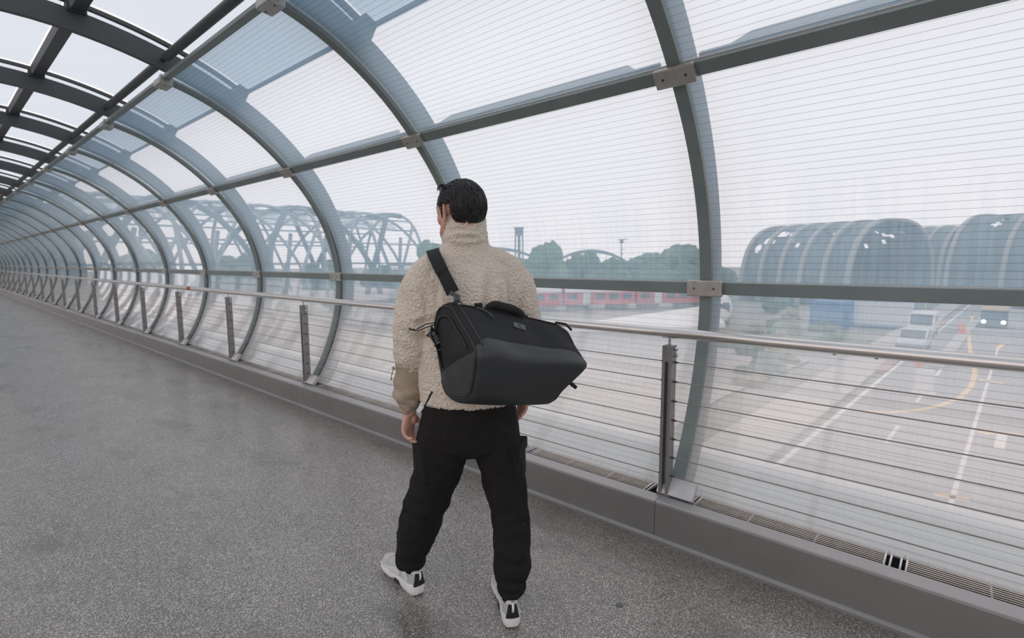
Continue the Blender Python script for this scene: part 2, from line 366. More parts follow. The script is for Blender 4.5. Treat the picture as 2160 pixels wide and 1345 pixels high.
# glazing bar following the arch, between arch and roof panels
def glz_curve(off, t0=64.5): 
    a = [arc_pt(t0 + i * (110.3 - t0) / 20, off) for i in range(21)]; a = [p for p in a if p[0] > CX]
    return a + [(2 * CX - p[0], p[1]) for p in reversed(a)]
gi, go = resample(glz_curve(GLZ - 0.03), 50), resample(glz_curve(GLZ), 50)
gbar_me = strip(gi, go, -0.02, 0.02, 'glazing_bar', M['arch'])
gz = lambda th, off: arc_pt(th, GLZ + 0.012)
gzm = lambda th, off: (2 * CX - arc_pt(th, GLZ + 0.012)[0], arc_pt(th, GLZ + 0.012)[1])
ths_a = rows(64.0, 97.35, 10)
ths_b = rows(99.7, 110.3, 5)
def crown_sheet():
    a = [arc_pt(t, GLZ + 0.012) for t in ths_b]; a = [p for p in a if p[0] > CX]; pts = a + [(2 * CX - p[0], p[1]) for p in reversed(a)]
    me = bpy.data.meshes.new('roof_crown'); v = []
    for p in pts: v += [(p[0], 0.025, p[1]), (p[0], DY - 0.025, p[1])]
    me.from_pydata(v, [], [(2 * i, 2 * i + 1, 2 * i + 3, 2 * i + 2) for i in range(len(pts) - 1)]); me.shade_smooth(); me.materials.append(M['frost']); return me
rp = [sheet(gz, ths_a, 0.025, DY - 0.025, 'roof_side', M['frost']), sheet(gzm, ths_a, 0.025, DY - 0.025, 'roof_far_side', M['frost']), crown_sheet()]
def bar_at(pt, ang, w, d, name, y0=0.0, y1=DY, mat='arch'):
    mb = MB(); mb.box((pt[0], (y0 + y1) / 2, pt[1]), (d, y1 - y0, w), Matrix.Rotation(-R(ang), 3, 'Y')); return mb.mesh(name, M[mat], bevel=0.003)
pr_pt = arc_pt(98.7, GLZ - 0.045)
purl = [bar_at(pr_pt, 98.7, 0.095, 0.07, 'roof_purlin'), bar_at((2 * CX - pr_pt[0], pr_pt[1]), 81.3, 0.095, 0.07, 'roof_purlin')]
ev_pt = arc_pt(64.6, GLZ - 0.03); eave = bar_at(ev_pt, 64.6, 0.02, 0.035, 'eave_bar')
evb = MB(); e0 = arc_pt(65.5, 0.15); evb.box((e0[0], 0, e0[1]), (0.16, 0.20, 0.10), Matrix.Rotation(-R(65), 3, 'Y')); eave_br = evb.mesh('eave_bracket', M['arch'], bevel=0.006)
nd = MB(); nd.box((pr_pt[0], 0, pr_pt[1] - 0.01), (0.12, 0.10, 0.08)); node_me = nd.mesh('purlin_node', M['gasket'], bevel=0.008)
tp = arc_pt(83.6, 0.075)
tb = MB(); tb.tube([(tp[0], 0.105, tp[1]), (tp[0], 0.11, tp[1]), (tp[0], DY - 0.11, tp[1]), (tp[0], DY - 0.105, tp[1])], [0.028, 0.034, 0.034, 0.028], 20)
tube_me = tb.mesh('roof_tube', M['arch'], True, R(40))
tn = MB(); tn.tube([(tp[0], 0.02, tp[1]), (tp[0], 0.05, tp[1]), (tp[0], 0.112, tp[1])], [0.02, 0.014, 0.018], 12); tn.box((tp[0], 0.035, tp[1]), (0.05, 0.02, 0.06))
tn.tube([(tp[0], DY - 0.02, tp[1]), (tp[0], DY - 0.05, tp[1]), (tp[0], DY - 0.112, tp[1])], [0.02, 0.014, 0.018], 12)
fork_me = tn.mesh('tube_fork', M['gasket'], True, R(40))
for k in KS:
    y = Yk(k)
    ob('arch', arch_me, ceil, (0, y, 0)); ob('glazing_bar', gbar_me, ceil, (0, y, 0))
    for me in rp: ob('roof_pane', me, ceil, (0, y, 0))
    for me in purl: ob('roof_purlin', me, ceil, (0, y, 0))
    ob('eave_bar', eave, ceil, (0, y, 0)); ob('eave_bracket', eave_br, ceil, (0, y, 0)); ob('purlin_node', node_me, ceil, (0, y, 0))
    t_ = ob('roof_tube', tube_me, ceil, (0, y, 0)); ob('tube_fork', fork_me, t_)

# ---------------------------------------------------------------- kerb along the glass (2 m sheet panels) and floor edge strip
kerb = struct('trim_1')
kp = [(2.462, 0.0), (2.462, 0.196), (2.466, 0.206), (2.474, 0.2095), (2.552, 0.2095), (2.556, 0.205), (2.556, 0.13), (2.53, 0.13), (2.53, 0.0)]
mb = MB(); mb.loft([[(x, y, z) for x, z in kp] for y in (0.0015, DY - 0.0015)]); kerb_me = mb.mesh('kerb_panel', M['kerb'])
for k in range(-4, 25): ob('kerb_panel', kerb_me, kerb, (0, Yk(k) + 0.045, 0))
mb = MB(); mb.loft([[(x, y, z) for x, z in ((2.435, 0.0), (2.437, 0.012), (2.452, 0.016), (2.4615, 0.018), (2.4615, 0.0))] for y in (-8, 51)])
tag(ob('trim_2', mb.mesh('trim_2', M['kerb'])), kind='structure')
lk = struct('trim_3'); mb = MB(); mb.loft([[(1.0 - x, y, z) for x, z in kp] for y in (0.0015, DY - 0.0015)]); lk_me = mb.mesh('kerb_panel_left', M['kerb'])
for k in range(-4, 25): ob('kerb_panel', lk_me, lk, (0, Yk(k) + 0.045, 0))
# channel under the grilles and outer ledge of the bridge deck
mb = MB(); mb.loft([[(x, y, z) for x, z in ((2.54, 0.02), (2.54, 0.125), (2.552, 0.125), (2.552, 0.035), (2.74, 0.035), (2.74, 0.165), (2.755, 0.165), (2.755, 0.02))] for y in (-8, 51)])
tag(ob('trim_4', mb.mesh('trim_4', M['gasket'])), kind='structure')
M['ledge'] = plain('outer_ledge_sheet', (0.30, 0.38, 0.39, 1), 0.4, 0.2, 0.1, 1.2); M['rim'] = plain('white_ledge_rim', (0.85, 0.86, 0.87, 1), 0.4, 0, 0.05, 2)
ledge = struct('trim_5')
led = [(2.756, -0.05), (2.756, 0.10), (2.757, 0.145), (3.3, 0.10), (3.46, 0.085), (3.46, -0.05)]
mb = MB(); mb.loft([[(x, y, z) for x, z in led] for y in (-8, 51)]); ob('ledge_sheet', mb.mesh('ledge_sheet', M['ledge'], True, R(35)), ledge)
mb = MB(); mb.loft([[(3.55 + 0.105 * math.cos(R(a)), y, 0.045 + 0.105 * math.sin(R(a))) for a in range(0, 360, 15)] for y in (-8, 51)]); ob('ledge_rim', mb.mesh('ledge_rim', M['rim'], True, R(35)), ledge)

# ---------------------------------------------------------------- floor grilles
M['slat'] = plain('pale_grille_slats', (0.60, 0.575, 0.53, 1), 0.45, 0.3, 0.12, 12)
M['gframe'] = plain('grille_frame_steel', (0.46, 0.47, 0.49, 1), 0.42, 0.5, 0.12, 12)
GX0, GX1, GZ = 2.563, 2.722, 0.198
def grille_meshes(L):
    fr = MB()
    for y in (0.006, 0.026, L - 0.026, L - 0.006): fr.box(((GX0 + GX1) / 2, y, GZ - 0.006), (GX1 - GX0, 0.007, 0.016))
    fr.box((GX1 + 0.002, L / 2, GZ - 0.008), (0.006, L, 0.014)); fr.box((GX0 - 0.001, L / 2, GZ - 0.008), (0.004, L, 0.014))
    for y in rows(L / 3, 2 * L / 3, 1): fr.box(((GX0 + GX1) / 2, y, GZ - 0.013), (GX1 - GX0, 0.006, 0.006))
    s = MB(); s.box((0, L / 2, GZ - 0.0015), (0.0046, L - 0.05, 0.0028))
    return fr, s
NS = 9; sx_ = [GX0 + 0.012 + i * (GX1 - GX0 - 0.02) / (NS - 1) for i in range(NS)]
LENS = (0.87, 0.872)
fr_me, sl_me, far_me = {}, {}, {}
for L in LENS:
    fr, s = grille_meshes(L); fr_me[L] = fr.mesh('grille_frame', M['gframe']); sl_me[L] = s.mesh('grille_slat', M['slat'])
    a = MB()
    for x in sx_: a.box((x, L / 2, GZ - 0.0015), (0.0046, L - 0.05, 0.0028))
    far_me[L] = (fr_me[L], a.mesh('grille_slats', M['slat']))
gi_ = 0
for k in range(-1, 20):
    for j, (dy, L) in enumerate(((-0.965, 0.87), (-1.86, 0.872))):
        y = Yk(k) + dy
        side = 'near' if j else 'far'
        post = 'the nearest railing post' if k == 0 else 'the railing post just out of view' if k < 0 else f'the {ordinal(k)} railing post beyond the nearest'
        g = thing('floor_grille', f'slatted floor grille before {post}, {"closer to" if j == 0 else "farther from"} that post', 'floor grille', (0, y, 0), 0, 'slatted floor grilles at the foot of the glass')
        if k <= 5:
            ob('frame', fr_me[L], g)
            for x in sx_: ob('slat', sl_me[L], g, (x, 0, 0))
        else:
            ob('frame', far_me[L][0], g); ob('slats', far_me[L][1], g)

# ---------------------------------------------------------------- railing
PXR = 2.577
rail = thing('railing', 'stainless handrail on flat posts with wire ropes, along the glass wall', 'railing', (PXR, Y0, 0))
mb = MB(); n_ = 24; mb.tube([(0, -8, 1.104), (0, 20, 1.104), (0, 48.5, 1.104)], 0.0275, n_); ob('handrail', mb.mesh('handrail', M['rail'], True, R(50)), rail)
mb = MB(); mb.box((-0.0, 0.0185, 0.623), (0.062, 0.017, 0.828)); mb.box((-0.0, -0.0185, 0.623), (0.062, 0.017, 0.828)); mb.box((0.012, 0, 0.623), (0.03, 0.021, 0.82))
mb.box((0, 0, 0.993), (0.058, 0.02, 0.085)); mb.box((0, 0, 0.2125), (0.075, 0.075, 0.007))
post_me = mb.mesh('post', M['post'], bevel=0.0015)
mb = MB(); mb.tube([(0, 0, 1.03), (0, 0, 1.075), (0, 0, 1.082)], [0.008, 0.008, 0.014], 12); mb.box((0, 0, 1.079), (0.03, 0.07, 0.006)); stub_me = mb.mesh('saddle', M['chrome'], True, R(40))
mb = MB()
mb.tube([(0, -0.026, 0), (0, -0.036, 0)], 0.0125, 6); mb.tube([(0, -0.036, 0), (0, -0.044, 0), (0, -0.048, 0)], [0.009, 0.009, 0.004], 10); mb.tube([(0, 0.026, 0), (0, 0.034, 0)], 0.0125, 6)
mb.tube([(0, -0.030, 0), (0, 0.030, 0)], 0.006, 8)
bolt_me = mb.mesh('bolt', M['chrome'], True, R(35))
mb = MB(); mb.tube([(0, -0.027, 0), (0, -0.036, 0), (0, -0.05, 0)], [0.0065, 0.006, 0.0042], 8); mb.tube([(0, 0.027, 0), (0, 0.034, 0), (0, 0.046, 0)], [0.0065, 0.006, 0.0042], 8)
mb.tube([(0, -0.030, 0), (0, 0.030, 0)], 0.0038, 8)
fer_me = mb.mesh('ferrule', M['screw'], True, R(40))
CZ = [0.32, 0.424, 0.528, 0.632, 0.737, 0.843, 0.948]
for k in range(-2, 24):
    y = k * DY + 0.04
    p = ob('post', post_me, rail, (0, y, 0)); ob('saddle', stub_me, p)
    for z in (1.019, 0.985): ob('bolt', bolt_me, p, (0.006, 0, z))
    if k <= 8:
        for z in CZ: ob('ferrule', fer_me, p, (0.002, 0, z))
    if k <= 2:
        for dy in (-0.75, -0.9): 
            mb = MB(); mb.tube([(0, 0, 1.074), (0, 0, 1.080)], 0.007, 8); ob('rail_screw', mb.mesh('rail_screw', M['screw']), p, (0, dy, 0))
mbc = MB(); nseg = 60
rings = [[(0.003 * math.cos(R(60 * j)), -8 + 56 * i / nseg, 0.003 * math.sin(R(60 * j))) for j in range(6)] for i in range(nseg + 1)]
mbc.loft(rings); cab_me = mbc.mesh('wire_rope', M['cable'], True)
uvl = cab_me.uv_layers.new(name='UVMap')
for p in cab_me.polygons:
    cs = [cab_me.loops[li].vertex_index for li in p.loop_indices]; js = [c % 6 for c in cs]; wrap = (0 in js and 5 in js)
    for li, c_ in zip(p.loop_indices, cs):
        j = c_ % 6; uvl.data[li].uv = (cab_me.vertices[c_].co.y, (1.0 if wrap and j == 0 else j / 6))
for z in CZ: ob('wire_rope', cab_me, rail, (0.002, 0, z))
ob('rail_mark', MB().tube([(0, 7.4, 1.104), (0, 7.55, 1.104)], 0.0279, 20).mesh('rail_mark', plain('red_tape', (0.45, 0.07, 0.03, 1), 0.6), True, R(50)), rail)

# ---------------------------------------------------------------- far end of the bridge
endw = struct('wall_back'); mb = MB(); mb.box((0.5, 51.2, 2.0), (7, 0.2, 6)); ob('end_panel', mb.mesh('end_panel', plain('end_wall_glass_green', (0.10, 0.16, 0.16, 1), 0.2)), endw)
for x in (-0.6, 0.6, 1.8):
    mb = MB(); mb.box((x, 51.07, 1.1), (1.1, 0.05, 2.2)); ob('door_leaf', mb.mesh('door_leaf', M['steel'], bevel=0.01), endw)

plug = MB(); plug.tube([(0, 0, 0.0), (0, 0, 0.0025), (0, 0, 0.003)], [0.0155, 0.0155, 0.013], 20)
pg_ = ob('floor_plug', plug.mesh('floor_plug', plain('grey_floor_plug', (0.11, 0.12, 0.12, 1), 0.5), True, R(40)), None, (1.860, 1.012, 0)); tag(pg_, 'small grey round plug set in the floor, right of the shoes', 'floor plug')
for i, (x, y, lab) in enumerate(((2.45, 11.61, 'tiny white paper scrap on the floor, farther from the camera'), (2.12, 7.61, 'tiny white paper scrap on the floor, closer to the camera'))):
    mb = MB(); mb.loft([[(-.012, -.008, z), (.013, -.006, z + .002), (.010, .009, z), (-.010, .007, z + .003)] for z in (0.0, .0015)]); o = ob('paper_scrap', mb.mesh('paper_scrap', M['seal']), None, (x, y, 0.0)); tag(o, lab, 'litter', 'paper scraps on the floor')
# ---------------------------------------------------------------- outside: ground, road and its markings (street level 8 m below the eye)
GZ0 = -6.5
def ground_mat():
    t = NT('yard_ground'); o = t.obj(); f = t.noise(0.09, 6, 0.6, o); g = t.noise(0.5, 5, 0.65, o)
    c = t.ramp(f, [(0.40, (0.34, 0.33, 0.32)), (0.52, (0.26, 0.26, 0.23)), (0.62, (0.13, 0.19, 0.11))])
    t.set(Base_Color=t.mixc(t.math('MULTIPLY', g, 0.5), c, (0.36, 0.34, 0.32, 1)), Roughness=0.9); return t.m
def road_mat():
    t = NT('asphalt_road'); o = t.obj(); f = t.noise(0.5, 5, 0.6, t.mapping(o, (0.12, 1.2, 1))); g = t.noise(30, 3, 0.6, o)
    c = t.ramp(f, [(0.3, (0.27, 0.275, 0.28)), (0.7, (0.36, 0.365, 0.37))])
    t.set(Base_Color=t.mixc(0.25, c, t.ramp(g, [(0.3, (0.14, 0.14, 0.14)), (0.7, (0.3, 0.3, 0.3))])), Roughness=0.75); return t.m
M['ground'] = ground_mat(); M['road'] = road_mat()
M['white_line'] = plain('road_paint_white', (0.74, 0.74, 0.72, 1), 0.6, 0, 0.12, 3)
M['yellow_line'] = plain('road_paint_yellow', (0.78, 0.56, 0.26, 1), 0.6, 0, 0.12, 3)
M['pave'] = plain('pale_paving', (0.46, 0.45, 0.43, 1), 0.8, 0, 0.15, 0.6)
M['redpave'] = plain('reddish_paving', (0.40, 0.27, 0.22, 1), 0.8, 0, 0.15, 0.8)
mb = MB(); mb.box((150, 150, GZ0 - 0.6), (900, 900, 1.0)); tag(ob('ground', mb.mesh('ground', M['ground'])), kind='structure')
RS = -0.066
ry = lambda x, off: off + RS * x
def ribbon(pts, w, z0, z1, name, mat):
    P = [Vector((p[0], p[1], 0)) for p in pts]; mb = MB(); rings = []
    for i, p in enumerate(P):
        t = (P[min(i + 1, len(P) - 1)] - P[max(i - 1, 0)]).normalized(); n = Vector((-t.y, t.x, 0)) * (w / 2)
        rings.append([(p + n).to_tuple()[:2] + (z0,), (p + n).to_tuple()[:2] + (z1,), (p - n).to_tuple()[:2] + (z1,), (p - n).to_tuple()[:2] + (z0,)])
    mb.loft(rings); return mb.mesh(name, mat)
street = struct('street')
ob('asphalt', ribbon([(-40, ry(-40, -2.6)), (60, ry(60, -2.6)), (128, ry(128, -2.6))], 17.8, GZ0 - 0.2, GZ0 + 0.02, 'asphalt', M['road']), street)
mk = lambda pts, w, m: ob('lane_marking', ribbon(pts, w, GZ0 + 0.015, GZ0 + 0.032, 'lane_marking', M[m]), street)
mk([(5, ry(5, 6.25)), (50, ry(50, 6.25)), (126, ry(126, 6.25))], 0.22, 'white_line')
for i in range(12):
    x = 9 + i * 9.0
    if x > 90: break
    mk([(x, ry(x, 3.72)), (x + 3.2, ry(x + 3.2, 3.72))], 0.16, 'white_line')
mk([(6, ry(6, 1.12)), (30, ry(30, 1.12)), (62, ry(62, 1.12))], 0.15, 'white_line')
mk([(44, ry(44, -0.9)), (50, ry(50, -0.9))], 0.34, 'white_line'); mk([(72, ry(72, -6.6)), (30, ry(30, -6.6))], 0.22, 'white_line')
mk([(96, -1.7), (79, -1.24), (68, -1.1), (59.4, -1.12), (52, -1.25), (47.3, -1.25), (42.6, -1.0), (38.7, -0.5), (36, 0.3), (34, 1.2), (32.6, 2.3), (31.8, 3.6)], 0.28, 'yellow_line')
mk([(29.2, -1.75), (31.6, -1.95)], 0.34, 'white_line'); mk([(31.3, -1.2), (31.9, -1.8), (32.1, -2.6)], 0.5, 'yellow_line')
mk([(22.2, -0.75), (22.0, 0.15)], 0.36, 'yellow_line'); mk([(45, -2.6), (45.4, -1.4)], 0.4, 'yellow_line')
mk([(62, -2.9), (66, -3.5)], 0.34, 'yellow_line')
def slab(pts, w, h, name, mat): return tag(ob(name, ribbon(pts, w, GZ0, GZ0 + h, name, M[mat])), kind='structure')
slab([(20, ry(20, 8.0)), (60, ry(60, 8.4)), (120, ry(120, 8.6))], 2.6, 0.14, 'pavement', 'pave')
slab([(44, ry(44, 6.75)), (60, ry(60, 6.75)), (85, ry(85, 6.75))], 0.7, 0.16, 'kerb', 'redpave')
slab([(48, 0.9), (58, 0.2), (75, -0.9), (88, -2.0)], 0.9, 0.22, 'kerb', 'pave')
slab([(8, 13.5), (30, 14), (46, 12.5)], 8.0, 0.06, 'path', 'pave')
slab([(12, 24), (40, 32), (60, 36)], 11, 0.05, 'path', 'pave')

# ---------------------------------------------------------------- trees and shrubs
def leaf_mat(name, c1, c2):
    t = NT(name); o = t.obj(); f = t.noise(1.6, 6, 0.75, o); t.set(Base_Color=t.ramp(f, [(0.35, c1), (0.68, c2)]), Roughness=0.8); return t.m
M['leaf'] = leaf_mat('green_foliage', (0.025, 0.085, 0.035), (0.10, 0.22, 0.09))
M['leaf2'] = leaf_mat('pale_foliage', (0.05, 0.10, 0.06), (0.13, 0.22, 0.13))
M['dry'] = leaf_mat('dry_scrub', (0.16, 0.17, 0.09), (0.34, 0.27, 0.17))
M['bark'] = plain('bark', (0.09, 0.075, 0.06, 1), 0.9)
ICO = {}
def ico(sub):
    if sub not in ICO:
        bm = bmesh.new(); bmesh.ops.create_icosphere(bm, subdivisions=sub, radius=1); bm.verts.ensure_lookup_table()
        ICO[sub] = (np.array([v.co[:] for v in bm.verts]), [tuple(v.index for v in f.verts) for f in bm.faces]); bm.free()
    return ICO[sub]
def vnoise(p, s):
    return (np.sin(p[:, 0] * s + 1.3) * np.sin(p[:, 1] * s * 1.13 + .7) * np.sin(p[:, 2] * s * .93 + 2.1)
            + .5 * np.sin(p[:, 0] * s * 2.3 + p[:, 1] * s * 1.7) * np.sin(p[:, 2] * s * 2.6 + p[:, 0] * s))
def crown_mesh(seed, mat, n=30, flat=0.9, sub=3, name='crown'):
    r = np.random.RandomState(seed); mb = MB(); V, F = ico(sub)
    for i in range(n):
        c = r.normal(0, 1, 3); c /= np.linalg.norm(c); c = c * (0.72 * r.rand() ** 0.4) * np.array([1, 1, flat]); rad = r.uniform(0.20, 0.42)
        d = 1 + 0.10 * vnoise(V * 1.0 + i, 5) + 0.05 * vnoise(V + i * .7, 14) + r.normal(0, 0.10, len(V))
        mb.add(V * (rad * d)[:, None] + c, F)
    me = mb.mesh(name, mat, fixn=False); return me
TREE = [crown_mesh(s, M['leaf' if s < 3 else 'leaf2']) for s in range(1, 5)]
mb = MB(); mb.tube([(0, 0, 0), (0.02, 0.01, 0.5), (0, 0, 1)], [0.055, 0.04, 0.025], 8); TRUNK = mb.mesh('trunk', M['bark'], True)
def tree(x, y, top, w, label, var=0, name='tree', base=GZ0, cat='tree', grp='trees beyond the glass'):
    H = top - base; t = thing(name, label, cat, (x, y, base), rng.rand() * 6, grp)
    c = ob('crown', TREE[var % 4], t, (0, 0, H - w * 0.5)); c.scale = (w / 2, w / 2, min(w * 0.62, H * 0.5)); c.location.z = H - c.scale.z
    k = ob('trunk', TRUNK, t); k.scale = (w * 0.7, w * 0.7, max(0.5, H - c.scale.z)); return t
TL = [(37.5, 44.5, 4.3, 4.6, 'green tree just left of the man\'s neck, beside the lattice canopy', 0),
      (76, 58, 5.4, 10, 'tall rounded green tree right of the lattice tower', 1),
      (84, 55, 4.2, 8, 'bushy green tree in front of the arched bridge', 0),
      (80.5, 68.5, 3.2, 8, 'lower green tree directly beneath the lattice tower', 2),
      (91, 52.5, 2.4, 8, 'low green tree close by the left side of the thin mast', 1),
      (99, 48, 2.0, 8, 'low tree close by the right side of the thin mast', 3),
      (106, 44, 1.7, 8, 'low pale tree in front of the pale domed tree', 3),
      (120, 59, 4.2, 12, 'pale flat-topped tree right of the thin mast', 3),
      (137, 58, 6.9, 15, 'pale domed tree, tallest on the skyline left of the big rib', 3),
      (122, 44, 3.0, 11, 'pale broad tree behind the nearest rib', 2),
      (110, 54, 1.4, 8, 'pale low tree in front of the flat-topped tree', 3),
      (43, 76.5, 2.6, 9, 'tree standing under the middle of the lattice canopy', 0),
      (31.5, 77.5, 3.0, 8, 'dark tree under the left half of the lattice canopy', 1),
      (24.6, 71, 3.2, 8, 'dark tree under the far left of the lattice canopy', 2),
      (49, 70, 1.6, 9, 'low tree under the right end of the lattice canopy', 0),
      (16.5, 72, 3.2, 9, 'dark tree before the blue office block', 1),
      (8, 76, 4.0, 9, 'dark tree furthest left along the bridge', 2)]
for x, y, top, w, lab, v in TL: tree(x, y, top, w, lab, v)
SHM = [crown_mesh(s, M['leaf2' if s % 2 else 'dry'], 9, 0.5, 2, 'shrub') for s in range(21, 25)]
SH = [(46, 12.6, 1.9, 'green'), (49.5, 15.5, 1.7, 'green'), (52.5, 12.0, 1.8, 'straw-coloured'), (54, 16.5, 2.0, 'straw-coloured'), (57, 13.4, 1.9, 'green'), (58.6, 17.0, 1.8, 'straw-coloured'),
      (62, 14.2, 2.0, 'straw-coloured'), (66, 15.2, 1.9, 'green'), (66, 11.2, 1.7, 'green'), (78, 16.5, 2.4, 'straw-coloured'), (55, 9.2, 1.3, 'green'), (59, 9.0, 1.2, 'green'), (86, 20, 3.0, 'green'), (84, 14, 2.6, 'straw-coloured'), (37.5, 10.2, 1.6, 'green'), (40.5, 10.2, 1.7, 'green'), (43.6, 10.0, 1.5, 'straw-coloured'), (34.5, 9.8, 1.3, 'straw-coloured')]
for i, (x, y, r, c) in enumerate(SH):
    o = ob('shrub', SHM[(0 if c == 'green' else 1) + 2 * (i % 2)], None, (x, y, GZ0 + r * 0.28)); o.scale = (r, r, r * 0.75); o.rotation_euler.z = i
    k = [s for s in SH if s[3] == c].index((x, y, r, c))
    tag(o, f'{c} roadside shrub on the verge, {ordinal(k)} {c} one counting from the bridge', 'shrub', 'shrubs on the verge left of the road')

# ---------------------------------------------------------------- arched halls across the road
M['shell'] = plain('blue_grey_shell', (0.055, 0.085, 0.105, 1), 0.55, 0, 0.22, 0.35)
M['hrib'] = plain('pale_hall_rib', (0.30, 0.29, 0.27, 1), 0.6, 0, 0.1, 0.5)
M['dark'] = plain('dark_opening', (0.025, 0.04, 0.05, 1), 0.4)
def hprof(u, W, H, e=0.72):
    a = math.pi * u; c, s = math.cos(a), math.sin(a)
    return (W * (1 - math.copysign(abs(c) ** e, c)), H * abs(s) ** e)
def hall_meshes(L, W, H, holes, nr):
    nx, nu = 64, 72; mb = MB(); vid = {}
    for i in range(nx + 1):
        for j in range(nu + 1):
            p = hprof(j / nu, W, H); mb.v.append((L * i / nx, p[0], p[1]))
    for i in range(nx):
        for j in range(nu):
            s, t = (i + .5) / nx * L, (j + .5) / nu; t2 = min(t, 1 - t) * 2
            if any(((s - a) / ra) ** 2 + ((t2 - b) / rb) ** 2 < 1 for a, b, ra, rb in holes): continue
            q = i * (nu + 1) + j; mb.f.append((q, q + nu + 1, q + nu + 2, q + 1))
    shell = mb.mesh('shell', M['shell'], True, R(60), fixn=False)
    r = MB(); rings = []
    for j in range(nu + 1):
        p = hprof(j / nu, W, H); q = hprof(j / nu, W + 0.45, H + 0.4); q = (q[0] - 0.45, q[1])
        rings.append([(-0.4, p[0], p[1]), (0.4, p[0], p[1]), (0.4, q[0], q[1]), (-0.4, q[0], q[1])])
    r.loft(rings); rib = r.mesh('rib', M['hrib'])
    e = MB(); pts = [hprof(j / 24, W * .96, H * .9) for j in range(25)]; pts = [(p[0] + W * .04, p[1]) for p in pts]
    e.loft([[(x, y, z) for y, z in pts] for x in (0, 0.3)]); end = e.mesh('end_wall', M['dark'])
    d = MB(); d.box((0, 0, 2.6), (4.4, 0.5, 5.2)); door = d.mesh('doorway', M['dark'], bevel=0.3)
    return shell, rib, end, door
def hall(label, org, ang, L, W, H, holes, nr, doors):
    sh, rb, en, dr = hall_meshes(L, W, H, holes, nr); t = thing('arched_hall', label, 'building', (org[0], org[1], GZ0), ang, 'arched halls across the road')
    ob('shell', sh, t)
    for i in range(nr): ob('rib', rb, t, (L * i / (nr - 1), 0, 0))
    for x in doors: ob('doorway', dr, t, (x, 0.3, 0))
    return t
HL = [(3 + i * 1.1, 0.62 + 0.04 * math.sin(i * 2), 0.42, 0.035) for i in range(5)] + [(9.5, .7, .5, .03), (16, 0.5, .4, .03), (17.5, .52, .6, .05), (14.5, 0.62, .5, .05), (13.2, .63, .45, .04), (15.6, .64, .6, .06), (12, .5, .3, .03), (10.5, .45, .35, .03), (18.6, .42, .6, .05), (7, .5, .3, .025)]
ax = math.atan2(0.925, 0.38)
# local +y must run away from the road viewer: rotate so +x = axis, +y = perpendicular (0.925,-0.38)
def hall_obj(label, near_right, L, W, H, holes, nr, doors):
    # local x axis runs from the left end to the right end
    org = (near_right[0] + 0.38 * L, near_right[1] + 0.925 * L); return hall(label, org, math.atan2(-0.925, -0.38), L, W, H, holes, nr, doors)
hall_obj('nearer big arched blue-grey hall with holes near its crown', (100, 14.0), 20.5, 13, 14.6, [(20.5 - a, b, c, d) for a, b, c, d in HL], 6, (13.6,))
hall_obj('low arched hall in the gap between the two big halls', (168, 4.0), 12, 13, 16.4, [], 4, ())
h3 = [(3.4, .82, .8, .03), (4.2, .7, .5, .03), (9.5, .72, 3.6, .05), (8.5, .86, 3.2, .035), (3.6, .6, .45, .035), (13, .6, 1.4, .02)]
hall_obj('arched blue-grey hall furthest right, cut by the photo edge', (134.9, -32.9), 38, 17.8, 17.9, [(a * 1.55, b, c * 1.55, d) for a, b, c, d in h3], 5, ())

# ---------------------------------------------------------------- lattice canopy
M['lat'] = plain('pale_lattice_steel', (0.25, 0.31, 0.36, 1), 0.5, 0, 0.15, 0.6)
M['latd'] = plain('dark_lattice_steel', (0.06, 0.11, 0.15, 1), 0.5, 0, 0.15, 0.6)
can = thing('lattice_canopy', 'long vaulted canopy of crossing steel lattice ribs, left of the man', 'canopy', (8, 50, -2.2), 0)
CL, CW, CH = 33.0, 6.5, 9.6
def cpt(x, u):
    a = math.pi * u; return Vector((x, CW * (1 - math.copysign(abs(math.cos(a)) ** .8, math.cos(a))), CH * math.sin(a) ** .75))
for i in range(-3, 10):
    for sg in (1, -1):
        pts = []
        for j in range(25):
            x = i * 4.1 + (j / 24 * 14 if sg == 1 else 14 - j / 24 * 14)
            if 0 <= x <= CL: pts.append(cpt(x, j / 24))
        if len(pts) > 3:
            mb = MB(); mb.tube(pts, 0.16 if (i % 3) else 0.30, 6); ob('diagonal_rib', mb.mesh('diagonal_rib', M['lat' if i % 3 else 'latd'], True), can)
for j in range(1, 12):
    mb = MB(); mb.tube([cpt(0, j / 12), cpt(CL / 2, j / 12), cpt(CL, j / 12)], 0.09, 6); ob('purlin', mb.mesh('purlin', M['lat'], True), can)
for x in (0, 6.6, 13.2, 19.8, 26.4, 32.9):
    mb = MB(); mb.tube([cpt(x, j / 24) for j in range(25)], 0.17, 6); ob('arch_rib', mb.mesh('arch_rib', M['lat'], True), can)
M['cpanel'] = glass_mat('canopy_glass', 0.34, False, (0.62, 0.78, 0.88, 1))
for i in range(12):
    for j in (5, 6, 7, 3):
        if (i * 7 + j * 5) % 4 == 0: continue
        mb = MB(); x0, x1 = CL * i / 12 + .1, CL * (i + 1) / 12 - .1; a, b, c_, d_ = cpt(x0, j / 12), cpt(x1, j / 12), cpt(x1, (j + 1) / 12), cpt(x0, (j + 1) / 12)
        mb.add([a, b, c_, d_], [(0, 1, 2, 3)]); ob('roof_panel', mb.mesh('roof_panel', M['cpanel'], fixn=False), can)
mb = MB(); mb.box((CL / 2, CW, -0.3), (CL + 1, CW * 2 + 1, 0.6)); ob('deck', mb.mesh('deck', M['pave']), can)
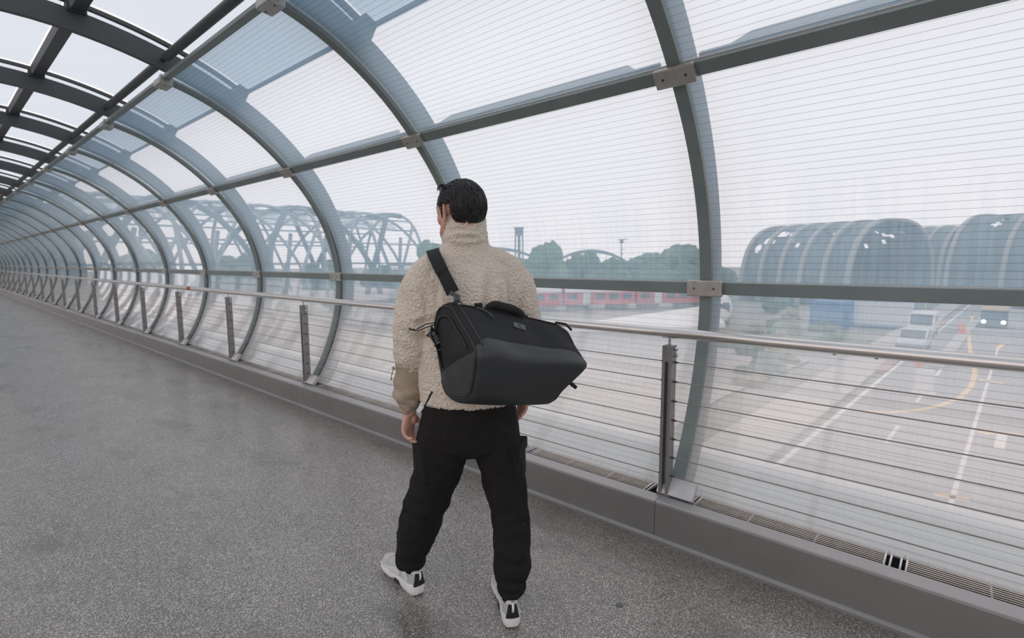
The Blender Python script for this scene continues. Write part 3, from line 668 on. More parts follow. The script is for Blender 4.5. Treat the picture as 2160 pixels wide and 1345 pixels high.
for x in (2.5, 9, 16, 23, 30):
    for s in (-1, 1):
        mb = MB(); mb.tube([(x, 2, -4.4), (x + s * 2.2, 1.2, -0.3)], 0.22, 8); ob('column', mb.mesh('column', M['lat'], True), can)
    mb = MB(); mb.tube([(x, 1.5, 0), (x + 1.6, 3.0, 6.6)], 0.2, 8); ob('strut', mb.mesh('strut', M['lat'], True), can)
    mb = MB(); mb.tube([(x, 1.5, 0), (x - 1.6, 3.0, 6.2)], 0.2, 8); ob('strut', mb.mesh('strut', M['lat'], True), can)
blk = thing('office_block', 'dark blue office block seen through the far end of the tube', 'building', (10, 100, GZ0))
mb = MB(); mb.box((0, 0, 8), (9, 14, 16)); ob('body', mb.mesh('body', plain('blue_office_wall', (0.05, 0.11, 0.18, 1), 0.3), bevel=0.2), blk)
for i in range(5):
    for j in range(3):
        mb = MB(); mb.box((-3.4 + j * 3.4, -7.02, 2 + i * 3), (2.4, 0.12, 1.7)); ob('window', mb.mesh('window', M['dark']), blk)
        mb = MB(); mb.box((4.52, -4.6 + j * 4.6, 2 + i * 3), (0.12, 3.2, 1.7)); ob('window', mb.mesh('window', M['dark']), blk)

# ---------------------------------------------------------------- skyline: lattice tower, arched bridge, mast
M['far'] = plain('far_steel', (0.13, 0.17, 0.20, 1), 0.6)
tw = thing('lattice_tower', 'slim lattice tower with a boxed head above the trees', 'tower', (115.5, 98, GZ0), R(40))
for sx in (-1, 1):
    for sy in (-1, 1):
        mb = MB(); mb.tube([(sx * 1.25, sy * 1.25, 0), (sx * 1.0, sy * 1.0, 17.4)], 0.22, 6); ob('leg', mb.mesh('leg', M['far']), tw)
for i in range(7):
    for s in (-1, 1):
        z = 2.4 * i
        mb = MB(); mb.tube([(-1.1, -1.1, z), (1.1, -1.1, z + 2.4)] if s == 1 else [(1.1, -1.1, z), (-1.1, -1.1, z + 2.4)], 0.15, 5); ob('brace', mb.mesh('brace', M['far']), tw)
mb = MB(); mb.tube([(0, 0, 0), (0, 0, 16)], 0.45, 8); ob('core', mb.mesh('core', M['far']), tw)
mb = MB(); mb.box((0, 0, 16.4), (2.5, 2.5, 2.0)); mb.box((0, 0, 17.5), (2.9, 2.9, 0.3)); ob('head', mb.mesh('head', M['far']), tw)
br = thing('arched_bridge', 'far arched bridge with two humps rising behind the trees', 'bridge', (0, 0, 0))
bd = Vector((0.62, -0.78, 0)).normalized(); b0 = Vector((258, 164, 0))
def bridge_arch(c, half, h, z0):
    mb = MB(); rings = []
    for j in range(33):
        u = -1 + j / 16; p = c + bd * (u * half); z = z0 + h * (1 - u * u); th = 1.1 + 1.0 * (1 - abs(u)); nrm = Vector((0.78, 0.62, 0)) * 1.5
        rings.append([(p - nrm).to_tuple()[:2] + (z,), (p + nrm).to_tuple()[:2] + (z,), (p + nrm).to_tuple()[:2] + (z - th,), (p - nrm).to_tuple()[:2] + (z - th,)])
    mb.loft(rings); return mb.mesh('arch', M['far'])
ob('arch', bridge_arch(b0, 23, 8.2, -0.3), br); ob('arch', bridge_arch(b0 - bd * 55, 30, 10, -0.6), br)
mb = MB(); a, b = b0 - bd * 120, b0 + bd * 45; mb.tube([(a.x, a.y, -0.5), (b.x, b.y, -0.5)], 0.9, 6); ob('deck', mb.mesh('deck', M['far']), br)
for i in range(9):
    u = -0.8 + i * 0.2; p = b0 + bd * (u * 23); mb = MB(); mb.tube([(p.x, p.y, -0.5), (p.x, p.y, -0.3 + 8.2 * (1 - u * u))], 0.12, 5); ob('hanger', mb.mesh('hanger', M['far']), br)
ms = thing('signal_mast', 'thin railway mast with small cross arms above the trees', 'mast', (96.5, 53.8, GZ0))
mb = MB(); mb.tube([(0, 0, 0), (0, 0, 12.4)], [0.2, 0.1], 8); ob('pole', mb.mesh('pole', M['far']), ms)
for z, w in ((12.3, 2.2), (11.7, 0.9), (10.2, 0.9), (9.3, 0.7), (8.2, 1.1)):
    mb = MB(); mb.box((0.2, -0.2, z), (w * .7, w * .7, 0.12)); ob('cross_arm', mb.mesh('cross_arm', M['far']), ms)
mb = MB(); mb.box((0, 0, 11.9), (0.5, 0.5, 0.7)); ob('lamp_head', mb.mesh('lamp_head', M['far']), ms)

# ---------------------------------------------------------------- trains
M['tred'] = plain('train_red', (0.60, 0.05, 0.04, 1), 0.45); M['twhite'] = plain('train_white', (0.72, 0.72, 0.71, 1), 0.4, 0, 0.06)
M['tglass'] = plain('vehicle_glass', (0.05, 0.075, 0.09, 1), 0.15); M['sgrey'] = plain('pale_sign_back', (0.6, 0.62, 0.63, 1), 0.5); M['tgrey'] = plain('undercarriage', (0.12, 0.12, 0.12, 1), 0.7); M['tyre'] = plain('tyre_rubber', (0.03, 0.03, 0.03, 1), 0.8)
def coach(L, mat, roofmat):
    W, H = 2.9, 2.9; pr = [(-W / 2, 0.9), (-W / 2, 2.9), (-W / 2 + .25, 3.5), (-.6, 3.8), (.6, 3.8), (W / 2 - .25, 3.5), (W / 2, 2.9), (W / 2, 0.9)]
    mb = MB(); mb.loft([[(x, y, z) for y, z in pr] for x in (0, L)]); body = mb.mesh('body', mat)
    pr2 = [(-W / 2 - .03, 2.95), (-W / 2 + .2, 3.55), (-.6, 3.9), (.6, 3.9), (W / 2 - .2, 3.55), (W / 2 + .03, 2.95)]
    mb = MB(); mb.loft([[(x, y, z) for y, z in pr2] for x in (0.1, L - .1)]); roof = mb.mesh('roof', roofmat)
    wi = MB(); wi.box((0, 0, 2.2), (1.5, W + .06, 0.95)); dr = MB(); dr.box((0, 0, 1.9), (1.25, W + .05, 1.95))
    bg_ = MB(); bg_.box((0, 0, 0.5), (3.2, 2.2, 0.9)); return body, roof, wi.mesh('window', M['tglass']), dr.mesh('door', M['twhite' if mat == M['tred'] else 'tred']), bg_.mesh('bogie', M['tgrey'])
def train(name, label, x, y, dirv, L, mat, grp, roof='twhite'):
    b, r, w, d, bo = coach(L, M[mat], M[roof]); t = thing(name, label, 'train', (x, y, GZ0), math.atan2(dirv[1], dirv[0]), grp); ob('body', b, t); ob('roof', r, t)
    n = int(L / 2.4)
    for i in range(n):
        px = 1.4 + i * (L - 2.8) / (n - 1); ob('door' if i % 4 == 1 else 'window', d if i % 4 == 1 else w, t, (px, 0, 0))
    for px in (2.6, L - 2.6): ob('bogie', bo, t, (px, 0, 0))
td = Vector((0.79, -0.61)).normalized()
for i, lab in enumerate(('red train coach nearest the man, beside his right arm', 'middle red train coach, below the mast', 'red train coach furthest right, just left of the nearest rib')):
    train('red_coach', lab, 58 + td.x * i * 12.4, 56 + td.y * i * 12.4, td, 12.0, 'tred', 'red train coaches in the yard')
def nose_train(label, x, y, d, L):
    t = thing('white_train', label, 'train', (x, y, GZ0), math.atan2(d[1], d[0])); rings = []
    for px, s, h in ((0, .18, .25), (.3, .45, .5), (1.0, .72, .74), (2.2, .92, .9), (3.8, 1, 1), (L, 1, 1)):
        rings.append([(px, 1.45 * s * c, 0.6 + 1.6 * h + 1.6 * h * sn) for c, sn in ((math.cos(R(a)), math.sin(R(a))) for a in range(0, 360, 24))])
    mb = MB(); mb.loft(rings); ob('body', mb.mesh('body', M['twhite'], True, R(50)), t)
    mb = MB(); mb.box((0, 0, 2.6), (1.7, 2.94, .7)); w = mb.mesh('window', M['tglass'])
    for i in range(int((L - 8) / 2.4)): ob('window', w, t, (6 + i * 2.4, 0, 0))
    mb = MB(); mb.box((1.0, 0, 2.45), (1.0, 1.9, .75), Matrix.Rotation(R(-38), 3, 'Y')); ob('windscreen', mb.mesh('windscreen', M['tglass'], bevel=.15), t)
    mb = MB(); mb.box((L / 2 + 2, 0, .5), (L - 4, 2.2, .8)); ob('undercarriage', mb.mesh('undercarriage', M['tgrey']), t)
nose_train('white round-nosed train just right of the nearest rib', 60.5, 20.6, Vector((0.93, 0.36)).normalized(), 22)
# platform roof: long white slab on columns
pc = thing('flat_roofed_shed', 'low shed with a broad white flat roof, just left of the nearest rib', 'shed', (35, 15.5, GZ0))
def prism(pts, z0, z1, name, mat):
    mb = MB(); mb.loft([[(x - 35, y - 15.5, z) for x, y in pts] for z in (z0, z1)]); return ob(name, mb.mesh(name, mat), pc)
prism([(25.5, 19.8), (48, 17.6), (35, 11.6), (32, 12.5)], 3.5, 3.75, 'roof', M['twhite']); prism([(27, 19.2), (46.5, 17.4), (35, 12.2), (32.4, 13.0)], 0, 3.5, 'wall', M['sgrey'])
for t_ in (0.15, 0.32, 0.5, 0.68, 0.85):
    mb = MB(); x = 35 + t_ * 11.5; y = 12.2 + t_ * 5.2; mb.box((x - 35, y - 15.5, 2.0), (1.5, .3, 1.3), Matrix.Rotation(math.atan2(5.2, 11.5), 3, 'Z')); ob('window', mb.mesh('window', M['tglass']), pc)

# ---------------------------------------------------------------- containers, vehicles, road furniture
M['cblue'] = plain('container_blue', (0.05, 0.19, 0.42, 1), 0.5, 0, 0.1, 1); M['cwhite'] = plain('container_white', (0.70, 0.72, 0.74, 1), 0.5, 0, 0.05, 1)
def container(label, x, y, L, rz, body, frame, H=2.7):
    t = thing('site_container', label, 'container', (x, y, GZ0), rz, 'site containers beside the road')
    mb = MB(); mb.box((0, 0, H / 2 + .1), (L, 2.4, H - .2))
    for i in range(int(L / .45)):
        for s in (-1, 1): mb.box((-L / 2 + .25 + i * .45, s * 1.21, H / 2 + .1), (.2, .06, H - .5))
    ob('body', mb.mesh('body', M[body]), t)
    for sx in (-1, 1):
        for sy in (-1, 1):
            mb = MB(); mb.box((sx * (L / 2 - .06), sy * 1.16, H / 2), (.2, .2, H)); ob('corner_post', mb.mesh('corner_post', M[frame]), t)
    for z in (.12, H):
        mb = MB(); mb.box((0, 0, z), (L + .06, 2.5, .24)); ob('base_frame' if z < 1 else 'roof_frame', mb.mesh('frame', M[frame]), t)
    return t
container('blue corrugated site container beside the white one', 70.5, 11.2, 3.6, R(70), 'cblue', 'cblue', 3.0)
container('white site container with a blue frame right of the blue one', 74, 6.6, 6.0, R(-82), 'cwhite', 'cblue', 3.2)
def van(name, label, cat, x, y, rz, col, L=4.6, W=1.9, H=1.95, glass='tglass', lights=None, boxy=True):
    t = thing(name, label, cat, (x, y, GZ0), rz, 'vehicles on the road'); hood = 0.62
    pr = [(-L / 2, .35), (-L / 2 + .05, .95), (-L / 2 + (.75 if boxy else 1.1), 1.08), (-L / 2 + (1.35 if boxy else 1.9), H), (L / 2 - (.15 if boxy else .9), H), (L / 2, 1.0), (L / 2, .35)]
    mb = MB(); sec = [(-W / 2, .94), (-W / 2 * .97, 1), (W / 2 * .97, 1), (W / 2, .94)]
    mb.loft([[(px, yy, pz * ss if pz > .5 else pz) for px, pz in pr] for yy, ss in sec]); ob('body', mb.mesh('body', M[col], bevel=.06), t)
    a, b = pr[2], pr[3]; an = math.atan2(b[1] - a[1], b[0] - a[0])
    mb = MB(); mb.box(((a[0] + b[0]) / 2 - .02, 0, (a[1] + b[1]) / 2), (math.hypot(b[0] - a[0], b[1] - a[1]) * .82, W * .86, .05), Matrix.Rotation(-an, 3, 'Y')); ob('windscreen', mb.mesh('windscreen', M[glass]), t)
    mb = MB(); mb.box((L * .1, 0, H * .72), (L * .5, W + .02, H * .26)); ob('side_window', mb.mesh('side_window', M[glass]), t)
    wm = MB(); wm.tube([(0, -.12, 0), (0, .12, 0)], .33, 14); wme = wm.mesh('wheel', M['tyre'])
    for sx in (-L * .31, L * .31):
        for sy in (-W / 2 + .1, W / 2 - .1): ob('wheel', wme, t, (sx, sy, .33))
    for sy in (-W / 2 + .32, W / 2 - .32):
        mb = MB(); mb.tube([(-L / 2 - .02, sy, .78), (-L / 2 + .1, sy, .78)], .2 if lights else .14, 10); ob('headlight', mb.mesh('headlight', M[lights or 'cwhite']), t)
    mb = MB(); mb.box((-L / 2 + .02, 0, .5), (.16, W * .98, .22)); ob('bumper', mb.mesh('bumper', M['tgrey']), t)
    return t
hl = NT('lit_headlamp'); hl.b.inputs['Emission Color'].default_value = (1, .95, .85, 1); hl.b.inputs['Emission Strength'].default_value = 14; M['lamp'] = hl.m
M['cdark'] = plain('dark_blue_paint', (0.04, 0.07, 0.10, 1), 0.3); M['cpale'] = plain('pale_blue_paint', (0.50, 0.60, 0.63, 1), 0.35)
RZ = math.atan2(RS, 1)
van('white_van', 'white van with dark windscreen parked at the road edge', 'van', 69, 2.6, RZ, 'twhite', 5.2, 2.1, 2.4)
van('pale_car', 'pale blue car in front of the white van', 'car', 57.5, 2.7, RZ, 'cpale', 4.8, 2.0, 1.8, boxy=False)
tk = van('oncoming_van', 'dark oncoming vehicle with lit headlights and a yellow roof board', 'van', 82.5, -3.4, RZ, 'cdark', 5.0, 2.3, 2.0, lights='lamp')
mb = MB(); mb.box((-1.0, 0, 2.25), (.2, 2.3, .42)); ob('roof_board', mb.mesh('roof_board', M['yellow_line']), tk)
van('far_car', 'distant oncoming car with lit headlights behind the yellow-topped van', 'car', 116, -7.9, RZ, 'cdark', 4.6, 2.2, 1.6, lights='lamp', boxy=False)
M['orange'] = plain('warning_orange', (0.85, 0.22, 0.08, 1), 0.5)
bb = thing('road_barrier', 'white traffic barrier with two orange lamps on the road', 'barrier', (38.4, 1.15, GZ0), RZ)
mb = MB(); mb.box((0, 0, 0.75), (.3, .9, 1.5)); ob('board', mb.mesh('board', M['twhite'], bevel=.04), bb); mb = MB(); mb.box((0, 0, .08), (1.0, 1.1, .16)); ob('foot', mb.mesh('foot', M['sgrey']), bb)
for dy, z in ((.35, 1.75), (-.05, 2.1)):
    mb = MB(); mb.tube([(-.1, dy, z), (.1, dy, z)], .17, 10); ob('lamp', mb.mesh('lamp', M['orange']), bb)
    mb = MB(); mb.tube([(0, dy, 1.45), (0, dy, z)], .04, 6); ob('lamp_stem', mb.mesh('lamp_stem', M['sgrey']), bb)
def signpost(label, x, y, h, kind):
    t = thing('road_sign', label, 'sign', (x, y, GZ0), 0, 'signs along the road'); mb = MB(); mb.tube([(0, 0, 0), (0, 0, h)], .06, 8); ob('pole', mb.mesh('pole', M['sgrey']), t)
    if kind == 'tri':
        for s, m, dx in ((1.0, 'orange', 0), (.66, 'twhite', -.03)):
            mb = MB(); c = h - .1; mb.loft([[(xx + dx, .62 * s * math.sin(R(a)), c + .62 * s * math.cos(R(a))) for a in (0, 120, 240)] for xx in (-.09, -.05)]); ob('plate' if dx == 0 else 'plate_centre', mb.mesh('plate', M[m]), t)
    else:
        mb = MB(); mb.box((-.08, 0, h - .5), (.08, .4, 1.1)); ob('plate', mb.mesh('plate', M['orange']), t)
signpost('triangular red and white warning sign behind the white van', 80, 2.9, 3.4, 'tri')
signpost('tall orange marker beside the median, left one', 92, -1.3, 4.3, 'bar'); signpost('tall orange marker beside the median, right one', 88, -2.9, 4.3, 'bar')
for i, (x, y, l) in enumerate(((71, -.65, 'orange cone on the near end of the median'), (75, -.4, 'orange cone behind the white van on the median'))):
    t = thing('traffic_cone', l, 'cone', (x, y, GZ0 + .2), 0, 'cones on the median'); mb = MB(); mb.tube([(0, 0, 0.05), (0, 0, .9)], [.3, .06], 12); ob('body', mb.mesh('body', M['orange'], True, R(40)), t); mb = MB(); mb.box((0, 0, .03), (.6, .6, .06)); ob('foot', mb.mesh('foot', M['orange']), t)
# more yard scenery: parked vans and low sheds in the haze between trains and road
for i, (x, y, L, l) in enumerate(((92, 38, 5.4, 'white van parked in the yard nearest the white train'), (97, 38.5, 5.4, 'white van parked in the yard, middle of the three'), (102, 37, 5.4, 'white van parked in the yard, furthest of the three'))):
    van('yard_van', l, 'van', x, y, 1.1, 'twhite', L, 2.1, 2.5)
# ---------------------------------------------------------------- the walking man (local frame: x right, y forward, z up)
def evaluated(me, mods):
    o = bpy.data.objects.new('work', me); COL.objects.link(o)
    for t, kw in mods:
        m = o.modifiers.new(t, t)
        for k, v in kw.items(): setattr(m, k, v)
    dg = bpy.context.evaluated_depsgraph_get(); dg.update()
    r = bpy.data.meshes.new_from_object(o.evaluated_get(dg)); bpy.data.objects.remove(o); return r
def remesh(mb, voxel, smooth=4, fac=0.5, extra=()):
    return evaluated(mb.mesh('work'), [('REMESH', dict(mode='VOXEL', voxel_size=voxel, use_smooth_shade=True)), ('SMOOTH', dict(factor=fac, iterations=smooth))] + list(extra))
def coords(me): a = np.empty(len(me.vertices) * 3); me.vertices.foreach_get('co', a); return a.reshape(-1, 3)
def setco(me, a): me.vertices.foreach_set('co', np.asarray(a, dtype=np.float32).ravel()); me.update()
def normals(me): a = np.empty(len(me.vertices) * 3, dtype=np.float32); me.vertices.foreach_get('normal', a); return a.reshape(-1, 3).astype(float)
def finish(me, mat):
    me.materials.clear(); me.materials.append(mat); me.shade_smooth(); return me
def ellring(c, a, b, n=28, rot=0.0, e=1.0):
    out = []
    for k in range(n):
        t = 6.283185 * k / n; x = a * math.copysign(abs(math.cos(t)) ** e, math.cos(t)); y = b * math.copysign(abs(math.sin(t)) ** e, math.sin(t))
        out.append((c[0] + x * math.cos(rot) - y * math.sin(rot), c[1] + x * math.sin(rot) + y * math.cos(rot), c[2]))
    return out
def smooth_path(P, n):
    P = np.array(P, float); k = len(P); d = np.r_[0, np.cumsum(np.linalg.norm(np.diff(P[:, :3], axis=0), axis=1))]; g = np.linspace(0, d[-1], n)
    tg = np.gradient(P, d, axis=0); out = []
    for s in g:
        i = min(max(np.searchsorted(d, s) - 1, 0), k - 2); h = d[i + 1] - d[i]; u = (s - d[i]) / h
        out.append((2 * u**3 - 3 * u**2 + 1) * P[i] + (u**3 - 2 * u**2 + u) * h * tg[i] + (-2 * u**3 + 3 * u**2) * P[i + 1] + (u**3 - u**2) * h * tg[i + 1])
    return np.array(out)
def limb(mb, pts, n=14, seg=16, flat=None):
    """tapered limb with rounded ends: pts = (x, y, z, radius)"""
    q = smooth_path(pts, n); a, b = q[0], q[-1]
    d0 = (q[0] - q[1])[:3]; d0 = d0 / np.linalg.norm(d0); d1 = (q[-1] - q[-2])[:3]; d1 = d1 / np.linalg.norm(d1)
    P = [a[:3] + d0 * a[3] * .92, a[:3] + d0 * a[3] * .6] + [p[:3] for p in q] + [b[:3] + d1 * b[3] * .6, b[:3] + d1 * b[3] * .92]
    Rr = [a[3] * .35, a[3] * .78] + [p[3] for p in q] + [b[3] * .78, b[3] * .35]
    mb.tube([tuple(p) for p in P], Rr, seg, True, flat)
def ellipsoid(mb, c, r, rot=None, sub=3):
    V, F = ico(sub); v = V * np.array(r)
    if rot is not None: v = v @ np.array(rot.to_3x3()).T
    mb.add(v + np.array(c), F)
PO = (1.420, 1.4787, 0.0); PR = R(-43.84)
TW = R(8)
def twist(p):
    c, s = math.cos(TW), math.sin(TW); return (p[0] * c - p[1] * s, p[0] * s + p[1] * c) + tuple(p[2:])
M['skin'] = plain('skin', (0.66, 0.385, 0.295, 1), 0.5, 0, 0.08, 40)
M['skin'].node_tree.nodes['Principled BSDF'].inputs['Subsurface Weight'].default_value = 0.08
M['skin'].node_tree.nodes['Principled BSDF'].inputs['Subsurface Radius'].default_value = (0.012, 0.005, 0.003)

skn = M['skin'].node_tree; geo_ = NT.__new__(NT); geo_.m = M['skin']; geo_.t = skn; geo_.n = skn.nodes; geo_.l = skn.links; geo_.b = skn.nodes['Principled BSDF']
sx3 = geo_.node('ShaderNodeSeparateXYZ'); geo_.link(geo_.obj(), sx3.inputs[0]); mz = geo_.node('ShaderNodeMapRange'); mz.inputs['From Min'].default_value = 1.665; mz.inputs['From Max'].default_value = 1.635; geo_.link(sx3.outputs[2], mz.inputs['Value'])
my = geo_.node('ShaderNodeMapRange'); my.inputs['From Min'].default_value = -.01; my.inputs['From Max'].default_value = .02; geo_.link(sx3.outputs[1], my.inputs['Value'])
mz2 = geo_.math('MULTIPLY', geo_.math('MULTIPLY', mz.outputs[0], my.outputs[0]), geo_.math('MULTIPLY', geo_.math('GREATER_THAN', sx3.outputs[2], 1.5), .5))
old_c = geo_.b.inputs['Base Color'].links[0].from_socket; geo_.link(geo_.mixc(mz2, old_c, (0.22, 0.15, 0.12, 1)), geo_.b.inputs['Base Color'])   # beard stubble
HC = Vector((-0.020, -0.002, 1.683)); HR = Matrix.Rotation(R(37), 4, 'Z')
hp = lambda x, y, z: tuple(HC + HR.to_3x3() @ Vector((x, y, z)))
B = MB()
# torso, hips, neck, head
B.loft([ellring(twist((0, t, z)), a, b) for z, a, b, t in ((0.80, .10, .08, 0), (.86, .155, .105, 0), (.95, .155, .11, 0), (1.08, .14, .1, 0), (1.2, .15, .105, 0), (1.32, .165, .11, 0), (1.42, .15, .095, 0), (1.48, .105, .07, 0), (1.53, .062, .06, 0))])
limb(B, [(-0.003, -0.005, 1.49, .058), (-0.006, -0.002, 1.56, .056), (-0.012, 0.0, 1.63, .058)], 8)
ellipsoid(B, hp(0, -.008, .010), (.0765, .097, .092), HR); ellipsoid(B, hp(0, .030, -.040), (.064, .066, .088), HR)
ellipsoid(B, hp(0, .058, -.092), (.034, .034, .030), HR); ellipsoid(B, hp(0, -.035, -.045), (.062, .058, .06), HR)
for s in (-1, 1):
    limb(B, [(*hp(s * .064, .008, -.045), .017), (*hp(s * .055, .035, -.085), .018), (*hp(s * .022, .072, -.104), .018)], 8, 10)
    ellipsoid(B, hp(s * .046, .050, -.030), (.024, .030, .034), HR, 2); ellipsoid(B, hp(s * .050, .050, .004), (.022, .030, .036), HR, 2); ellipsoid(B, hp(s * .030, .083, .016), (.030, .013, .010), HR, 2)
    er = HR @ Matrix.Rotation(R(s * 32), 4, 'Z') @ Matrix.Rotation(R(-10), 4, 'X'); ec = hp(s * .0835, -.012, -.012)
    ellipsoid(B, ec, (.005, .018, .030), er, 2)
    hel = [Vector((s * .005, .017 * math.cos(R(a)), .031 * math.sin(R(a)))) for a in range(-60, 215, 25)]
    B.tube([tuple(Vector(ec) + er.to_3x3() @ v) for v in hel], .0034, 8)
    lb = Vector(ec) + er.to_3x3() @ Vector((0, .004, -.028)); ellipsoid(B, tuple(lb), (.006, .008, .009), er, 2)
limb(B, [(*hp(0, .088, .012), .008), (*hp(0, .104, -.018), .010), (*hp(0, .112, -.034), .013)], 6, 10)
for s in (-1, 1): ellipsoid(B, hp(s * .011, .100, -.037), (.009, .010, .008), HR, 2)
ellipsoid(B, hp(0, .089, -.063), (.024, .010, .0055), HR, 2); ellipsoid(B, hp(0, .087, -.073), (.021, .010, .006), HR, 2)
# legs
limb(B, [(-.085, 0, .86, .088), (-.125, .04, .62, .07), (-.20, .095, .42, .052), (-.245, .13, .27, .048), (-.270, .168, .09, .024)], 16)
limb(B, [(.088, 0, .86, .088), (.130, -.01, .64, .068), (.16, -.045, .45, .052), (.168, -.07, .28, .048), (.161, -.078, .09, .024)], 16)
for f0, ang in (((-.258, .150, .046), 35), ((.163, -.085, .046), 5)):
    d = Vector((-math.sin(R(ang)), math.cos(R(ang)), 0)); p = Vector(f0)
    limb(B, [(*(p + d * .01), .022), (*(p + d * .07), .021), (*(p + d * .12), .018)], 8, 12, 0.9)
# arms and hands
limb(B, [(-.165, -.02, 1.43, .05), (-.195, -.03, 1.32, .046), (-.212, -.015, 1.17, .04), (-.225, .005, 1.06, .036), (-.236, .02, .93, .028), (-.242, .026, .875, .0245)], 18)
limb(B, [(.172, .02, 1.43, .05), (.20, .02, 1.32, .046), (.225, .035, 1.18, .04), (.232, .055, 1.08, .036), (.232, .075, .99, .028), (.228, .082, .955, .0245)], 18)
def hand(w, s, bend, scale=1.0):
    """w = wrist; s = -1 left, 1 right; the palm faces the thigh and a little back, thumb forward"""
    w = Vector(w); X = Vector((-s * .84, -.54, 0)); W = Vector((-s * .54, .84, 0)) if s < 0 else Vector((-.54, .84, 0)); Z = Vector((0, 0, 1))
    k = w + (-X * .006 - Z * .084) * scale
    rings = []
    for u, th, hw in ((-.22, .017, .021), (0, .0165, .0225), (.25, .0165, .029), (.55, .0155, .037), (.8, .0140, .0405), (.97, .0115, .0395), (1.05, .007, .034)):
        c = w.lerp(k, u); rings.append([tuple(c + X * (th * scale * math.copysign(abs(math.cos(a)) ** .8, math.cos(a))) + W * (hw * scale * math.copysign(abs(math.sin(a)) ** .8, math.sin(a)))) for a in [6.28318 * i / 20 for i in range(20)]])
    B.loft(rings)
    ellipsoid(B, tuple(w + (W * .020 + X * .010 - Z * .030) * scale), (.017 * scale, .020 * scale, .030 * scale), None, 2)
    for j, (off, L) in enumerate(((-.0305, .060), (-.0105, .074), (.010, .080), (.0300, .072))):
        p = k + (W * off + Z * (.008 + (0 if j else .006))) * scale; ptsf = [(*p, .0096 * scale)]; a = R(bend[0] + 6 * (1.5 - j))
        for q, (fr, da) in enumerate(((.44, 0), (.32, bend[1]), (.26, bend[2]))):
            a += R(da - (4 * (j == 3))); p = p + (-Z * math.cos(a) + X * math.sin(a) + W * (off * .9)).normalized() * (L * fr * scale); ptsf.append((*p, (.0088, .0081, .0068)[q] * scale))
        limb(B, ptsf, 12, 10)
    tb = [w + (W * .020 + X * .006 - Z * .020) * scale]
    for d, L in ((W * .55 + X * .35 - Z * .75, .034), (W * .25 + X * .35 - Z * .90, .028), (W * .02 + X * .25 - Z * .95, .022)): tb.append(tb[-1] + d.normalized() * L * scale)
    limb(B, [(*p, r_ * scale) for p, r_ in zip(tb, (.0140, .0115, .0100, .0078))], 10, 10)
hand((-.246, .030, .872), -1, (16, 40, 30), .98); hand((.226, .084, .955), 1, (6, 22, 22))
body_me = remesh(B, 0.0033, 3, 0.5); finish(body_me, M['skin'])
man = ob('person', body_me, None, PO); man.rotation_euler.z = PR
tag(man, 'man with dark hair in cream fleece and black cargo trousers, walking away', 'person')
part = lambda name, me: ob(name, me, man)
M['eye'] = plain('eye_white', (0.75, 0.73, 0.7, 1), 0.2)
for s in (-1, 1):
    mb = MB(); ellipsoid(mb, hp(s * .030, .076, .002), (.0115, .0115, .0105), HR, 2); part('eye', mb.mesh('eye', M['eye'], True))
    mb = MB(); mb.tube([hp(s * .048, .076, .024), hp(s * .032, .092, .0275), hp(s * .014, .096, .024)], [.002, .0042, .003], 6); part('eyebrow', mb.mesh('eyebrow', plain('dark_brow', (.02, .017, .015, 1), .7)))

# stubble shade on the jaw is part of the skin: none modelled.  Hair: a cap plus combed locks
def hair_mat():
    t = NT('black_hair'); o = t.obj(); f = t.noise(60, 4, 0.6, t.mapping(o, (3, 3, .5)))
    t.set(Base_Color=t.ramp(f, [(0.3, (0.006, 0.006, 0.006)), (0.8, (0.018, 0.018, 0.019))]), Roughness=0.42); t.bump(f, 0.3, 0.002); return t.m
M['hair'] = hair_mat()
Hm = MB(); V, F = ico(5); cen = np.array((0, -.010, .012)); rad = np.array((.0835, .1035, .0975))
hv = []
for v in V:
    p = cen + v * rad * 1.0
    hv.append(p)
hv = np.array(hv)
def hairline(p):
    """True where hair grows (head coordinates)"""
    x, y, z = p
    zmin = np.interp(y, [-.12, -.055, -.042, -.034, .006, .010, .022, .030, .06, .09, .11], [-.108, -.104, -.06, .020, .022, -.034, -.030, -.004, .018, .044, .062])
    return z > zmin
keep = [hairline(p) for p in hv]
vol = hv.copy()
